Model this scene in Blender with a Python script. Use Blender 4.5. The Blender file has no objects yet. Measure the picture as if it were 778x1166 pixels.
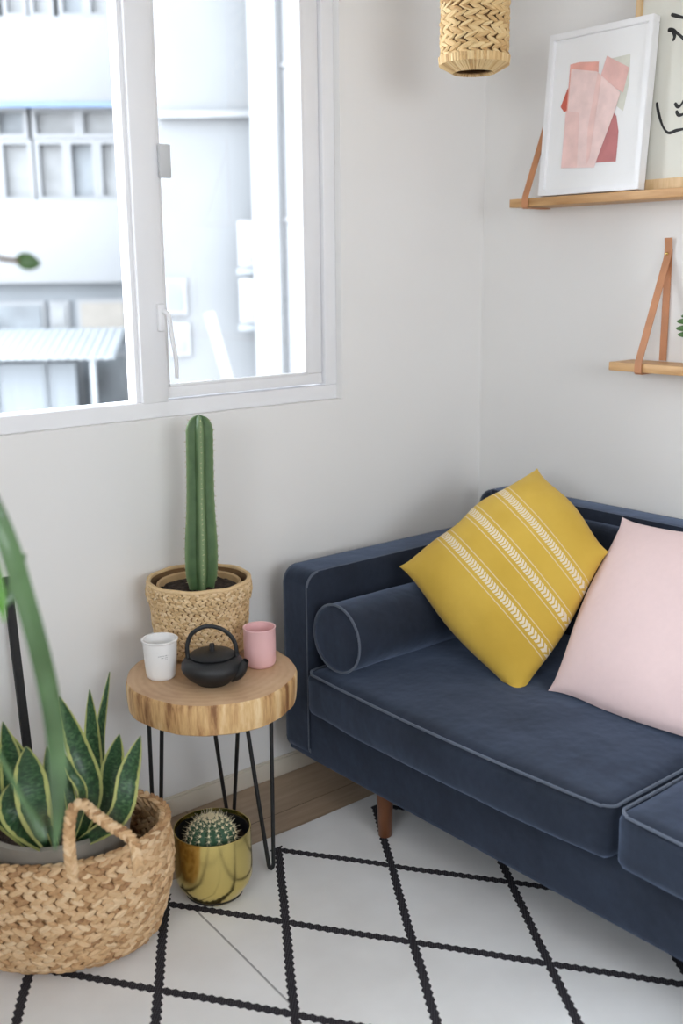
import bpy, bmesh, math, random
from mathutils import Vector, Matrix, noise
import numpy as np
random.seed(7)
PI = math.pi
S = bpy.context.scene
COL = S.collection

# ------------------------------------------------------------------ camera
YAW, PITCH, ROLL, FPX = 0.69461354, 0.22593517, -0.01018956, 1209.4
CAM = Vector((-2.613, -2.41, 1.5))
_f = Vector((math.sin(YAW)*math.cos(PITCH), math.cos(YAW)*math.cos(PITCH), -math.sin(PITCH)))
_r = Vector((math.cos(YAW), -math.sin(YAW), 0)); _u = _r.cross(_f)
RT = _r*math.cos(ROLL)+_u*math.sin(ROLL); UP = -_r*math.sin(ROLL)+_u*math.cos(ROLL)
def ray(x, y): return _f*FPX+RT*(x-389)-UP*(y-583)
def on(x, y, ax, v):
    d = ray(x, y); return CAM+d*((v-CAM[ax])/d[ax])
def at(x, y, dep): return CAM+ray(x, y)*(dep/FPX)
cd = bpy.data.cameras.new('camera'); cam = bpy.data.objects.new('camera', cd); COL.objects.link(cam)
cam.matrix_world = Matrix(((RT.x, UP.x, -_f.x, CAM.x), (RT.y, UP.y, -_f.y, CAM.y), (RT.z, UP.z, -_f.z, CAM.z), (0, 0, 0, 1)))
cd.sensor_fit = 'HORIZONTAL'; cd.sensor_width = 36; cd.lens = FPX/778*36
cd.dof.use_dof = True; cd.dof.focus_distance = 2.68; cd.dof.aperture_fstop = 3.2
cd.clip_start = .02
S.camera = cam

# ------------------------------------------------------------------ materials
def new_mat(name):
    m = bpy.data.materials.new(name); m.use_nodes = True
    nt = m.node_tree; b = nt.nodes['Principled BSDF']; return m, nt, b
def N(nt, t, **k):
    n = nt.nodes.new(t)
    for a, v in k.items():
        if a.startswith('i_'): n.inputs[a[2:].replace('_', ' ')].default_value = v
        else: setattr(n, a, v)
    return n
def coords(nt, kind='Object', scale=(1, 1, 1), rot=(0, 0, 0)):
    t = N(nt, 'ShaderNodeTexCoord'); mp = N(nt, 'ShaderNodeMapping')
    mp.inputs['Scale'].default_value = scale; mp.inputs['Rotation'].default_value = rot
    nt.links.new(t.outputs[kind], mp.inputs['Vector']); return mp.outputs['Vector']
def ramp(nt, fac, stops):
    r = N(nt, 'ShaderNodeValToRGB'); e = r.color_ramp.elements
    while len(e) < len(stops): e.new(.5)
    for i, (p, c) in enumerate(stops): e[i].position = p; e[i].color = (*c, 1)
    nt.links.new(fac, r.inputs['Fac']); return r.outputs['Color']
def mth(nt, op, a, b=None, c=None):
    n = N(nt, 'ShaderNodeMath', operation=op)
    for i, v in enumerate((a, b, c)):
        if v is None: continue
        if isinstance(v, (int, float)): n.inputs[i].default_value = v
        else: nt.links.new(v, n.inputs[i])
    return n.outputs[0]
def mixc(nt, fac, a, b):
    n = N(nt, 'ShaderNodeMix', data_type='RGBA')
    if isinstance(fac, (int, float)): n.inputs[0].default_value = fac
    else: nt.links.new(fac, n.inputs[0])
    for k, v in ((6, a), (7, b)):
        if isinstance(v, tuple): n.inputs[k].default_value = (*v, 1)
        else: nt.links.new(v, n.inputs[k])
    return n.outputs[2]
def bump(nt, b, h, strength=.3, dist=.002):
    n = N(nt, 'ShaderNodeBump'); n.inputs['Strength'].default_value = strength; n.inputs['Distance'].default_value = dist
    nt.links.new(h, n.inputs['Height']); nt.links.new(n.outputs[0], b.inputs['Normal'])
def noise_tex(nt, vec, scale, detail=3, rough=.5):
    n = N(nt, 'ShaderNodeTexNoise'); n.inputs['Scale'].default_value = scale; n.inputs['Detail'].default_value = detail
    n.inputs['Roughness'].default_value = rough; nt.links.new(vec, n.inputs['Vector']); return n.outputs[0]
def simple(name, col, rough=.5, metal=0, var=.06, vscale=8, bstr=0, bscale=60, spec=.5, sheen=0, bdist=.001, stretch=(1, 1, 1)):
    m, nt, b = new_mat(name)
    v = coords(nt, scale=stretch); f = noise_tex(nt, v, vscale)
    c0 = tuple(max(0, x*(1-var)) for x in col); c1 = tuple(min(1, x*(1+var)) for x in col)
    nt.links.new(ramp(nt, f, [(.3, c0), (.7, c1)]), b.inputs['Base Color'])
    b.inputs['Roughness'].default_value = rough; b.inputs['Metallic'].default_value = metal
    b.inputs['Specular IOR Level'].default_value = spec
    if sheen: b.inputs['Sheen Weight'].default_value = sheen; b.inputs['Sheen Roughness'].default_value = .4
    if bstr: bump(nt, b, noise_tex(nt, v, bscale, 4), bstr, bdist)
    return m
M = {}
M['wall'] = simple('wall_paint', (.81, .80, .785), .85, var=.012, vscale=2, bstr=.15, bscale=25, bdist=.002, spec=.3)
M['ceiling'] = simple('ceiling_paint', (.85, .84, .82), .9, var=.01)
M['white_frame'] = simple('window_paint', (.82, .82, .835), .4, var=.01)
M['base_paint'] = simple('baseboard_paint', (.70, .64, .54), .5, var=.02)
M['black_metal'] = simple('black_steel', (.009, .009, .010), .5, var=.1)
M['cast_iron'] = simple('cast_iron', (.010, .0105, .012), .48, var=.15, bstr=.5, bscale=260, bdist=.0008)
M['white_ceramic'] = simple('white_ceramic', (.84, .83, .82), .25, var=.01)
M['pink_ceramic'] = simple('pink_ceramic', (.80, .49, .49), .4, var=.02)
M['walnut'] = simple('walnut_leg', (.13, .045, .016), .4, var=.25, vscale=9, stretch=(6, 6, 1))
M['leather'] = simple('tan_leather', (.50, .22, .10), .55, var=.12, vscale=20, bstr=.2, bscale=200)
M['brass'] = simple('brushed_brass', (.74, .60, .22), .20, metal=1, var=.03)
M['soil'] = simple('dark_soil', (.035, .022, .015), .95, var=.6, vscale=60, bstr=1, bscale=70, bdist=.01)
M['terracotta'] = simple('inner_pot_plastic', (.55, .36, .18), .6, var=.05)
M['concrete'] = simple('grey_concrete', (.25, .225, .19), .8, var=.15, vscale=12, bstr=.2)
M['concrete_in'] = M['concrete']
M['paper'] = simple('white_paper', (.86, .86, .86), .8, var=.01)
M['cream'] = simple('cream_paper', (.70, .69, .62), .8, var=.02)
M['ink'] = simple('black_ink', (.02, .02, .02), .7)
M['white_lacquer'] = simple('white_lacquer', (.84, .84, .85), .35, var=.01)
M['print_text'] = simple('grey_print', (.35, .35, .36), .6)
M['cord'] = simple('cord_black', (.02, .02, .02), .6)
M['frost'] = simple('bulb_glass', (.8, .78, .7), .3)

def fabric(name, col, sheen=.3, wr=.25, wscale=6, weave=900, rough=.85, var=.12, tint=(.6, .7, .9)):
    m, nt, b = new_mat(name); v = coords(nt)
    f = noise_tex(nt, v, 5, 6, .6); g = noise_tex(nt, v, 60, 3)
    mixn = mth(nt, 'ADD', mth(nt, 'MULTIPLY', f, .7), mth(nt, 'MULTIPLY', g, .3))
    c0 = tuple(x*(1-var) for x in col); c1 = tuple(min(1, x*(1+var)) for x in col)
    nt.links.new(ramp(nt, mixn, [(.35, c0), (.65, c1)]), b.inputs['Base Color'])
    b.inputs['Roughness'].default_value = rough; b.inputs['Specular IOR Level'].default_value = .25
    b.inputs['Sheen Weight'].default_value = sheen; b.inputs['Sheen Roughness'].default_value = .5
    b.inputs['Sheen Tint'].default_value = (*tint, 1)
    h = mth(nt, 'ADD', mth(nt, 'MULTIPLY', noise_tex(nt, v, wscale, 3), 1.0), mth(nt, 'MULTIPLY', noise_tex(nt, v, weave/3, 2), .03))
    bump(nt, b, h, wr, .02); return m
M['navy'] = fabric('navy_velvet', (.0110, .0155, .0265), 1.0, .45, 7, tint=(.19, .245, .37), var=.35)
M['navy_pipe'] = fabric('navy_piping', (.085, .10, .13), .5, .05)
M['pink_linen'] = fabric('pink_linen', (.78, .60, .59), .1, .18, 8, rough=.9, var=.03, tint=(1, 1, 1))

def oak(name, c0, c1, stretch=(1, 1, 1), scale=3, rough=.5):
    m, nt, b = new_mat(name); v = coords(nt, scale=stretch)
    f = noise_tex(nt, v, scale, 6, .6)
    w = N(nt, 'ShaderNodeTexWave', wave_type='BANDS'); w.inputs['Scale'].default_value = scale*.8; w.inputs['Distortion'].default_value = 8
    w.inputs['Detail'].default_value = 3; nt.links.new(v, w.inputs['Vector'])
    s = mth(nt, 'ADD', mth(nt, 'MULTIPLY', f, .7), mth(nt, 'MULTIPLY', w.outputs['Fac'], .3))
    nt.links.new(ramp(nt, s, [(.3, c0), (.7, c1)]), b.inputs['Base Color']); b.inputs['Roughness'].default_value = rough
    bump(nt, b, s, .1, .001); return m
M['oak'] = oak('oak_board', (.46, .24, .09), (.66, .40, .18), (10, 1, 10), 4)
M['oak_light'] = oak('pale_oak_frame', (.55, .36, .17), (.70, .50, .28), (12, 12, 1.5), 4)

# floor laminate
def floor_mat():
    m, nt, b = new_mat('laminate_floor'); v = coords(nt, rot=(0, 0, 0))
    br = N(nt, 'ShaderNodeTexBrick'); br.inputs['Scale'].default_value = 1; br.inputs['Brick Width'].default_value = 1.2
    br.inputs['Row Height'].default_value = .19; br.inputs['Mortar Size'].default_value = .0015; br.offset = .37
    br.inputs['Color1'].default_value = (.37, .27, .185, 1); br.inputs['Color2'].default_value = (.45, .335, .235, 1); br.inputs['Mortar'].default_value = (.12, .08, .05, 1)
    nt.links.new(v, br.inputs['Vector'])
    g = noise_tex(nt, coords(nt, scale=(2, 22, 2)), 2.5, 6, .6)
    c = N(nt, 'ShaderNodeMix', data_type='RGBA', blend_type='MULTIPLY'); c.inputs[0].default_value = .6
    nt.links.new(br.outputs['Color'], c.inputs[6]); nt.links.new(ramp(nt, g, [(.3, (.6, .58, .55)), (.7, (1, 1, 1))]), c.inputs[7])
    nt.links.new(c.outputs[2], b.inputs['Base Color']); b.inputs['Roughness'].default_value = .42; return m
M['floor'] = floor_mat()

# rug: lattice of zigzag-edged charcoal lines
RO = (-1.128, -.354); RA = (.177, .266); RB = (.174, -.250)
def rug_mat():
    m, nt, b = new_mat('rug_wool')
    v = coords(nt); sx = N(nt, 'ShaderNodeSeparateXYZ'); nt.links.new(v, sx.inputs[0]); X, Y = sx.outputs[0], sx.outputs[1]
    wob = noise_tex(nt, v, 3, 2)
    X = mth(nt, 'ADD', X, mth(nt, 'MULTIPLY', mth(nt, 'SUBTRACT', wob, .5), .012))
    # solve [RA RB][i j]^T = p-RO
    det = RA[0]*RB[1]-RB[0]*RA[1]
    dx = mth(nt, 'SUBTRACT', X, RO[0]); dy = mth(nt, 'SUBTRACT', Y, RO[1])
    i = mth(nt, 'ADD', mth(nt, 'MULTIPLY', dx, RB[1]/det), mth(nt, 'MULTIPLY', dy, -RB[0]/det))
    j = mth(nt, 'ADD', mth(nt, 'MULTIPLY', dx, -RA[1]/det), mth(nt, 'MULTIPLY', dy, RA[0]/det))
    def line(k, along):
        la = math.hypot(*RA); 
        d = mth(nt, 'ABSOLUTE', mth(nt, 'SUBTRACT', mth(nt, 'FRACT', mth(nt, 'ADD', k, .5)), .5))   # distance to integer
        # tooth: triangular wave along the line
        t = mth(nt, 'ABSOLUTE', mth(nt, 'SUBTRACT', mth(nt, 'FRACT', mth(nt, 'MULTIPLY', along, 15)), .5))
        w = mth(nt, 'ADD', mth(nt, 'MULTIPLY', t, .032), .028)
        return mth(nt, 'LESS_THAN', d, w)
    lines = mth(nt, 'MAXIMUM', line(i, j), line(j, i))
    top = mth(nt, 'LESS_THAN', Y, RO[1]+.012)
    lines = mth(nt, 'MULTIPLY', lines, top)
    # thin dark seam across the rug
    p0 = on(217, 1030, 2, .006); p1 = on(345, 1157, 2, .006); L = (p1-p0).length; nx, ny = -(p1.y-p0.y)/L, (p1.x-p0.x)/L
    d = mth(nt, 'ADD', mth(nt, 'MULTIPLY', mth(nt, 'SUBTRACT', X, p0.x), nx), mth(nt, 'MULTIPLY', mth(nt, 'SUBTRACT', Y, p0.y), ny))
    a = mth(nt, 'ADD', mth(nt, 'MULTIPLY', mth(nt, 'SUBTRACT', X, p0.x), (p1.x-p0.x)/L), mth(nt, 'MULTIPLY', mth(nt, 'SUBTRACT', Y, p0.y), (p1.y-p0.y)/L))
    seam = mth(nt, 'MULTIPLY', mth(nt, 'LESS_THAN', mth(nt, 'ABSOLUTE', d), .0025), mth(nt, 'MULTIPLY', mth(nt, 'GREATER_THAN', a, 0), mth(nt, 'LESS_THAN', a, L)))
    lines = mth(nt, 'MAXIMUM', lines, mth(nt, 'MULTIPLY', seam, .6))
    fn = noise_tex(nt, v, 5, 5); white = ramp(nt, fn, [(.3, (.72, .71, .70)), (.7, (.80, .795, .79))])
    ch = N(nt, 'ShaderNodeTexChecker'); ch.inputs['Scale'].default_value = 260; nt.links.new(v, ch.inputs['Vector'])
    dark = mixc(nt, mth(nt, 'MULTIPLY', ch.outputs['Fac'], .5), (.020, .018, .022), (.10, .095, .105))
    nt.links.new(mixc(nt, lines, white, dark), b.inputs['Base Color'])
    b.inputs['Roughness'].default_value = .95; b.inputs['Specular IOR Level'].default_value = .1
    wv = N(nt, 'ShaderNodeTexWave'); wv.inputs['Scale'].default_value = 130; wv.bands_direction = 'Y'; nt.links.new(v, wv.inputs['Vector'])
    h = mth(nt, 'ADD', mth(nt, 'MULTIPLY', wv.outputs['Fac'], .08), mth(nt, 'ADD', mth(nt, 'MULTIPLY', noise_tex(nt, v, 9, 3), .9), mth(nt, 'MULTIPLY', lines, .15)))
    bump(nt, b, h, .35, .008); return m
M['rug'] = rug_mat()

def yellow_mat():
    m, nt, b = new_mat('mustard_cotton')
    v = coords(nt, 'UV'); sx = N(nt, 'ShaderNodeSeparateXYZ'); nt.links.new(v, sx.inputs[0]); U, V = sx.outputs[0], sx.outputs[1]
    mask = None
    for c in (.315, .525, .735):
        d = mth(nt, 'SUBTRACT', U, c); ad = mth(nt, 'ABSOLUTE', d)
        side = mth(nt, 'LESS_THAN', mth(nt, 'ABSOLUTE', mth(nt, 'SUBTRACT', ad, .046)), .0030)
        inb = mth(nt, 'LESS_THAN', ad, .023)
        # leaf-like dashes slanted away from the centre line
        ph = mth(nt, 'FRACT', mth(nt, 'ADD', mth(nt, 'MULTIPLY', V, 44), mth(nt, 'MULTIPLY', ad, 22)))
        dash = mth(nt, 'MULTIPLY', inb, mth(nt, 'LESS_THAN', ph, .66))
        s = mth(nt, 'MAXIMUM', mth(nt, 'MULTIPLY', side, .55), mth(nt, 'MULTIPLY', dash, .9))
        mask = s if mask is None else mth(nt, 'MAXIMUM', mask, s)
    o = coords(nt); f = noise_tex(nt, o, 6, 4)
    base = ramp(nt, f, [(.3, (.60, .385, .055)), (.7, (.68, .45, .075))])
    nt.links.new(mixc(nt, mask, base, (.80, .72, .58)), b.inputs['Base Color'])
    b.inputs['Roughness'].default_value = .88; b.inputs['Specular IOR Level'].default_value = .2
    b.inputs['Sheen Weight'].default_value = .12
    h = mth(nt, 'ADD', noise_tex(nt, o, 7, 3), mth(nt, 'ADD', mth(nt, 'MULTIPLY', mask, .05), mth(nt, 'MULTIPLY', noise_tex(nt, o, 300, 2), .03)))
    bump(nt, b, h, .25, .02); return m
M['yellow'] = yellow_mat()

def straw(name, cols, rough=.7):
    m, nt, b = new_mat(name)
    g = N(nt, 'ShaderNodeNewGeometry'); v = coords(nt)
    f = mth(nt, 'ADD', mth(nt, 'MULTIPLY', g.outputs['Random Per Island'], .75), mth(nt, 'MULTIPLY', noise_tex(nt, v, 90, 4), .35))
    n = len(cols); nt.links.new(ramp(nt, f, [(.08+.84*i/(n-1), c) for i, c in enumerate(cols)]), b.inputs['Base Color'])
    b.inputs['Roughness'].default_value = rough; bump(nt, b, noise_tex(nt, v, 250, 4), .4, .002); return m
M['hyacinth'] = straw('water_hyacinth', [(.24, .11, .045), (.48, .28, .13), (.60, .385, .20), (.68, .46, .26), (.74, .54, .33)])
M['hyacinth_lamp'] = straw('lamp_hyacinth', [(.30, .15, .05), (.58, .37, .16), (.66, .45, .21), (.72, .52, .26), (.74, .56, .30)])
M['seagrass'] = straw('fine_seagrass', [(.44, .27, .12), (.62, .43, .22), (.70, .50, .28), (.76, .58, .36)])
M['under'] = simple('basket_core', (.22, .12, .05), .9, var=.3)

def leaf_mat():
    m, nt, b = new_mat('snake_leaf')
    v = coords(nt, 'UV'); sx = N(nt, 'ShaderNodeSeparateXYZ'); nt.links.new(v, sx.inputs[0]); U, V = sx.outputs[0], sx.outputs[1]
    mp = N(nt, 'ShaderNodeMapping'); mp.inputs['Scale'].default_value = (1.5, 14, 1); nt.links.new(v, mp.inputs['Vector'])
    o = coords(nt, scale=(1, 1, 1)); 
    add = N(nt, 'ShaderNodeVectorMath', operation='ADD'); nt.links.new(mp.outputs[0], add.inputs[0])
    oi = N(nt, 'ShaderNodeObjectInfo'); comb = N(nt, 'ShaderNodeCombineXYZ'); nt.links.new(mth(nt, 'MULTIPLY', oi.outputs['Random'], 30), comb.inputs[2])
    nt.links.new(comb.outputs[0], add.inputs[1])
    f = noise_tex(nt, add.outputs[0], 3.5, 5, .65)
    green = ramp(nt, f, [(.42, (.013, .043, .018)), (.54, (.030, .088, .032)), (.68, (.095, .18, .075))])
    wob = mth(nt, 'MULTIPLY', mth(nt, 'SUBTRACT', noise_tex(nt, add.outputs[0], 1.5, 2), .5), .12)
    edge = mth(nt, 'GREATER_THAN', mth(nt, 'ADD', mth(nt, 'ABSOLUTE', mth(nt, 'SUBTRACT', U, .5)), wob), .375)
    nt.links.new(mixc(nt, edge, green, (.42, .44, .15)), b.inputs['Base Color'])
    b.inputs['Roughness'].default_value = .38; b.inputs['Subsurface Weight'].default_value = .0; return m
M['snake'] = leaf_mat()
M['green_leaf'] = simple('broad_leaf', (.095, .17, .075), .26, var=.35, vscale=9, bstr=.2, bscale=60)
M['bright_leaf'] = simple('bright_leaf', (.12, .34, .03), .4, var=.25, vscale=14)
M['stem_brown'] = simple('brown_stem', (.16, .10, .05), .7, var=.3)
M['dark_leaf'] = simple('small_dark_leaf', (.07, .15, .045), .45, var=.25)
def cactus_mat():
    m, nt, b = new_mat('cactus_skin'); v = coords(nt, 'UV'); sx = N(nt, 'ShaderNodeSeparateXYZ'); nt.links.new(v, sx.inputs[0])
    rib = sx.outputs[0]  # 1 at rib crest, 0 in valley
    f = noise_tex(nt, coords(nt), 25, 4)
    g = ramp(nt, f, [(.3, (.050, .105, .036)), (.7, (.080, .150, .055))])
    c = mixc(nt, mth(nt, 'MULTIPLY', mth(nt, 'SMOOTH_MIN', 1, mth(nt, 'MULTIPLY', mth(nt, 'POWER', rib, 7), 1), .1), .75), g, (.26, .36, .18))
    nt.links.new(c, b.inputs['Base Color']); b.inputs['Roughness'].default_value = .5; return m
M['cactus'] = cactus_mat()
M['ball'] = simple('ball_cactus_skin', (.03, .085, .042), .6, var=.2)
M['spine'] = simple('cactus_spine', (.78, .70, .48), .5, var=.1)
M['spine2'] = simple('column_spine', (.55, .48, .30), .5, var=.1)

def slab_mats():
    # top face: radial rings; side: bark-free vertical grain
    m, nt, b = new_mat('log_top'); v = coords(nt)
    ns = noise_tex(nt, v, 4, 5, .6)
    l = N(nt, 'ShaderNodeVectorMath', operation='LENGTH'); nt.links.new(v, l.inputs[0])
    r = mth(nt, 'SINE', mth(nt, 'ADD', mth(nt, 'MULTIPLY', l.outputs['Value'], 330), mth(nt, 'MULTIPLY', ns, 22)))
    s = mth(nt, 'ADD', mth(nt, 'MULTIPLY', r, .035), ns)
    nt.links.new(ramp(nt, s, [(.3, (.36, .21, .115)), (.55, (.53, .345, .20)), (.8, (.63, .44, .28))]), b.inputs['Base Color']); b.inputs['Roughness'].default_value = .5
    bump(nt, b, s, .08, .001)
    m2, nt, b = new_mat('log_side'); v = coords(nt, scale=(1, 1, .12)); ns = noise_tex(nt, v, 26, 5, .65)
    nt.links.new(ramp(nt, ns, [(.36, (.25, .11, .04)), (.45, (.54, .31, .13)), (.53, (.68, .44, .20)), (.62, (.80, .60, .34))]), b.inputs['Base Color']); b.inputs['Roughness'].default_value = .6
    bump(nt, b, ns, .35, .004)
    return m, m2
M['log_top'], M['log_side'] = slab_mats()

def glass_mat():
    m = bpy.data.materials.new('window_glass'); m.use_nodes = True; nt = m.node_tree; nt.nodes.clear()
    o = N(nt, 'ShaderNodeOutputMaterial'); mx = N(nt, 'ShaderNodeMixShader'); t = N(nt, 'ShaderNodeBsdfTransparent'); g = N(nt, 'ShaderNodeBsdfGlossy')
    t.inputs[0].default_value = (.97, .98, .99, 1)
    g.inputs['Roughness'].default_value = .02; fr = N(nt, 'ShaderNodeFresnel'); fr.inputs[0].default_value = 1.25
    nt.links.new(fr.outputs[0], mx.inputs[0]); nt.links.new(t.outputs[0], mx.inputs[1]); nt.links.new(g.outputs[0], mx.inputs[2]); nt.links.new(mx.outputs[0], o.inputs[0]); return m
M['glass'] = glass_mat()
# exterior
M['ext_white'] = simple('ext_render', (.20, .205, .212), .9, var=.03, vscale=1)
M['ext_grey'] = simple('ext_concrete', (.15, .163, .175), .9, var=.08, vscale=1.2)
M['ext_pane'] = simple('ext_pane', (.108, .122, .134), .5, var=.35, vscale=2)
M['ext_pane2'] = simple('ext_pane_curtain', (.170, .176, .180), .6, var=.25, vscale=2)
M['ext_blue'] = simple('ext_blue_line', (.10, .15, .25), .7)
M['ext_fence'] = simple('ext_fence', (.168, .185, .202), .7, var=.12, vscale=5, stretch=(14, 14, .2))
M['ext_awning'] = simple('ext_awning', (.235, .25, .262), .7)
M['ext_green'] = simple('ext_shrub', (.13, .18, .12), .8, var=.4)
M['ext_tan'] = simple('ext_tan', (.20, .185, .165), .8)
M['ext_ground'] = simple('ext_ground', (.35, .35, .35), .9)
for k, c in dict(p1=(.80, .50, .46), p2=(.83, .42, .35), p3=(.86, .60, .56), p4=(.52, .20, .20), p5=(.60, .13, .09), p6=(.68, .68, .60), p7=(.87, .66, .63)).items():
    M[k] = simple('watercolour_'+k, c, .85, var=.08, vscale=25)

# ------------------------------------------------------------------ mesh helpers
def obj(name, bm, mats, parent=None, smooth=True, uv=False):
    me = bpy.data.meshes.new(name)
    if isinstance(bm, bmesh.types.BMesh):
        bmesh.ops.recalc_face_normals(bm, faces=bm.faces); bm.to_mesh(me); bm.free()
    else:
        vs, fs = bm[0], bm[1]; me.from_pydata([tuple(v) for v in vs], [], fs)
    if not isinstance(mats, (list, tuple)): mats = [mats]
    for m in mats: me.materials.append(m)
    if smooth:
        me.polygons.foreach_set('use_smooth', [True]*len(me.polygons))
        me.set_sharp_from_angle(angle=math.radians(38))
    o = bpy.data.objects.new(name, me); COL.objects.link(o)
    if parent: 
        o.parent = parent; o.matrix_parent_inverse = Matrix.Translation(parent.location).inverted() if parent.type == 'EMPTY' or parent.location.length else Matrix()
    return o
def tag(o, label, cat, group=None):
    o['label'] = label; o['category'] = cat
    if group: o['group'] = group
    return o
def thing(name, label, cat, loc=(0, 0, 0), group=None):
    o = bpy.data.objects.new(name, None); COL.objects.link(o); o.location = loc; o.empty_display_size = .05
    return tag(o, label, cat, group)
def struct(o, label=None):
    o['kind'] = 'structure'
    return o
def box(bm, x0, x1, y0, y1, z0, z1, bevel=0, seg=2, mi=0):
    vs = [bm.verts.new((x, y, z)) for x in (x0, x1) for y in (y0, y1) for z in (z0, z1)]
    fs = [bm.faces.new([vs[i] for i in q]) for q in ((0, 1, 3, 2), (4, 6, 7, 5), (0, 4, 5, 1), (2, 3, 7, 6), (0, 2, 6, 4), (1, 5, 7, 3))]
    for f in fs: f.material_index = mi
    if bevel:
        es = list({e for f in fs for e in f.edges})
        bmesh.ops.bevel(bm, geom=es, offset=bevel, segments=seg, affect='EDGES', profile=.5)
    return bm
def BM(): return bmesh.new()
def bx(*a, **k): return box(BM(), *a, **k)
def lathe(prof, n=48, c=(0, 0, 0), closed=False, bm=None, rfun=None):
    bm = bm or BM(); rings = []
    for (r, z) in prof:
        if r < 1e-6: rings.append([bm.verts.new((c[0], c[1], c[2]+z))]); continue
        rings.append([bm.verts.new((c[0]+(r*(rfun(a) if rfun else 1))*math.cos(a), c[1]+(r*(rfun(a) if rfun else 1))*math.sin(a), c[2]+z)) for a in [2*PI*i/n for i in range(n)]])
    pairs = list(zip(rings, rings[1:]))
    if closed: pairs.append((rings[-1], rings[0]))
    for A, B in pairs:
        if len(A) == 1 and len(B) == 1: continue
        for i in range(n):
            j = (i+1) % n
            if len(A) == 1: bm.faces.new((A[0], B[j], B[i]))
            elif len(B) == 1: bm.faces.new((A[i], A[j], B[0]))
            else: bm.faces.new((A[i], A[j], B[j], B[i]))
    return bm
def catmull(pts, n=8, closed=False):
    P = [Vector(p) for p in pts]; out = []; m = len(P)
    rng = range(m) if closed else range(m-1)
    for i in rng:
        p0 = P[(i-1) % m] if closed or i > 0 else P[0]*2-P[1]
        p1, p2 = P[i], P[(i+1) % m]
        p3 = P[(i+2) % m] if closed or i < m-2 else P[-1]*2-P[-2]
        for k in range(n):
            t = k/n; out.append(.5*((2*p1)+(-p0+p2)*t+(2*p0-5*p1+4*p2-p3)*t*t+(-p0+3*p1-3*p2+p3)*t**3))
    if not closed: out.append(P[-1])
    return out
def tube(pts, r, n=8, closed=False, bm=None, flat=1.0, caps=True):
    bm = bm or BM(); P = [Vector(p) for p in pts]; m = len(P); rings = []; ref = None
    for i in range(m):
        a = P[(i-1) % m] if closed or i > 0 else P[i]; b = P[(i+1) % m] if closed or i < m-1 else P[i]
        t = (b-a).normalized()
        if ref is None:
            ref = t.cross(Vector((0, 0, 1)))
            if ref.length < .1: ref = t.cross(Vector((1, 0, 0)))
        ref = (ref-t*ref.dot(t)).normalized(); bi = t.cross(ref)
        rr = r[i] if isinstance(r, (list, tuple)) else r
        rings.append([bm.verts.new(P[i]+ref*(rr*math.cos(2*PI*k/n))+bi*(rr*flat*math.sin(2*PI*k/n))) for k in range(n)])
    for i in range(m if closed else m-1):
        A, B = rings[i], rings[(i+1) % m]
        for k in range(n): bm.faces.new((A[k], A[(k+1) % n], B[(k+1) % n], B[k]))
    if not closed and caps: bm.faces.new(rings[0][::-1]); bm.faces.new(rings[-1])
    return bm
def sphere_into(bm, M4, nu=8, nv=5):
    top = bm.verts.new(M4 @ Vector((0, 0, 1))); bot = bm.verts.new(M4 @ Vector((0, 0, -1))); rings = []
    for j in range(1, nv):
        a = PI*j/nv; rings.append([bm.verts.new(M4 @ Vector((math.sin(a)*math.cos(2*PI*i/nu), math.sin(a)*math.sin(2*PI*i/nu), math.cos(a)))) for i in range(nu)])
    for i in range(nu):
        k = (i+1) % nu; bm.faces.new((top, rings[0][i], rings[0][k])); bm.faces.new((bot, rings[-1][k], rings[-1][i]))
        for A, B in zip(rings, rings[1:]): bm.faces.new((A[i], B[i], B[k], A[k]))
def soft_box(x0, x1, y0, y1, z0, z1, r=.03, n=22, btop=0, bfront=0, wr=0, bbot=0, bside=0, seed=0):
    """rounded padded block with a crown on top and a bow on the -x face"""
    c = Vector(((x0+x1)/2, (y0+y1)/2, (z0+z1)/2)); h = Vector(((x1-x0)/2, (y1-y0)/2, (z1-z0)/2))
    bm = BM(); bmesh.ops.create_cube(bm, size=2); bmesh.ops.subdivide_edges(bm, edges=bm.edges[:], cuts=n, use_grid_fill=True)
    for v in bm.verts:
        p = v.co.copy(); q = Vector([math.sin(p[i]*PI/2)*.35+p[i]*.65 for i in range(3)])
        w = Vector((q.x*h.x, q.y*h.y, q.z*h.z)); inner = Vector([max(-(h[i]-r), min(h[i]-r, w[i])) for i in range(3)])
        d = w-inner
        if d.length > 1e-9: w = inner+d.normalized()*min(r, max(abs(d.x), abs(d.y), abs(d.z)) if 0 else r)
        u, s, t = q.x, q.y, q.z
        if btop: w.z += btop*(1-u**2)*(1-s**4)*(t > 0)*max(0, t)
        if bfront: w.x -= bfront*(1-s**2)*(1-.5*t**2)*max(0, -u)
        if bside: w.y += bside*(1-u**4)*(1-t**2)*s
        if wr:
            nn = noise.noise(Vector((w.x*7+seed, w.y*4, w.z*7)))+.5*noise.noise(Vector((w.x*19, w.y*9+seed, w.z*16)))
            w += Vector((u, s, t)).normalized()*wr*nn
        v.co = c+w
    return bm
def prism(out2, axis, a0, a1, bevel=.01, seg=3):
    """2-D outline (list) extruded along axis (0 or 1) between a0 and a1"""
    bm = BM(); mk = (lambda p, a: (a, p[0], p[1])) if axis == 0 else (lambda p, a: (p[0], a, p[1]))
    A = [bm.verts.new(mk(p, a0)) for p in out2]; B = [bm.verts.new(mk(p, a1)) for p in out2]
    fa = bm.faces.new(A); fb = bm.faces.new(B[::-1]); n = len(A)
    for i in range(n): bm.faces.new((A[i], B[i], B[(i+1) % n], A[(i+1) % n]))
    if bevel: bmesh.ops.bevel(bm, geom=list(fa.edges)+list(fb.edges), offset=bevel, segments=seg, affect='EDGES', profile=.5)
    return bm
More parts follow.
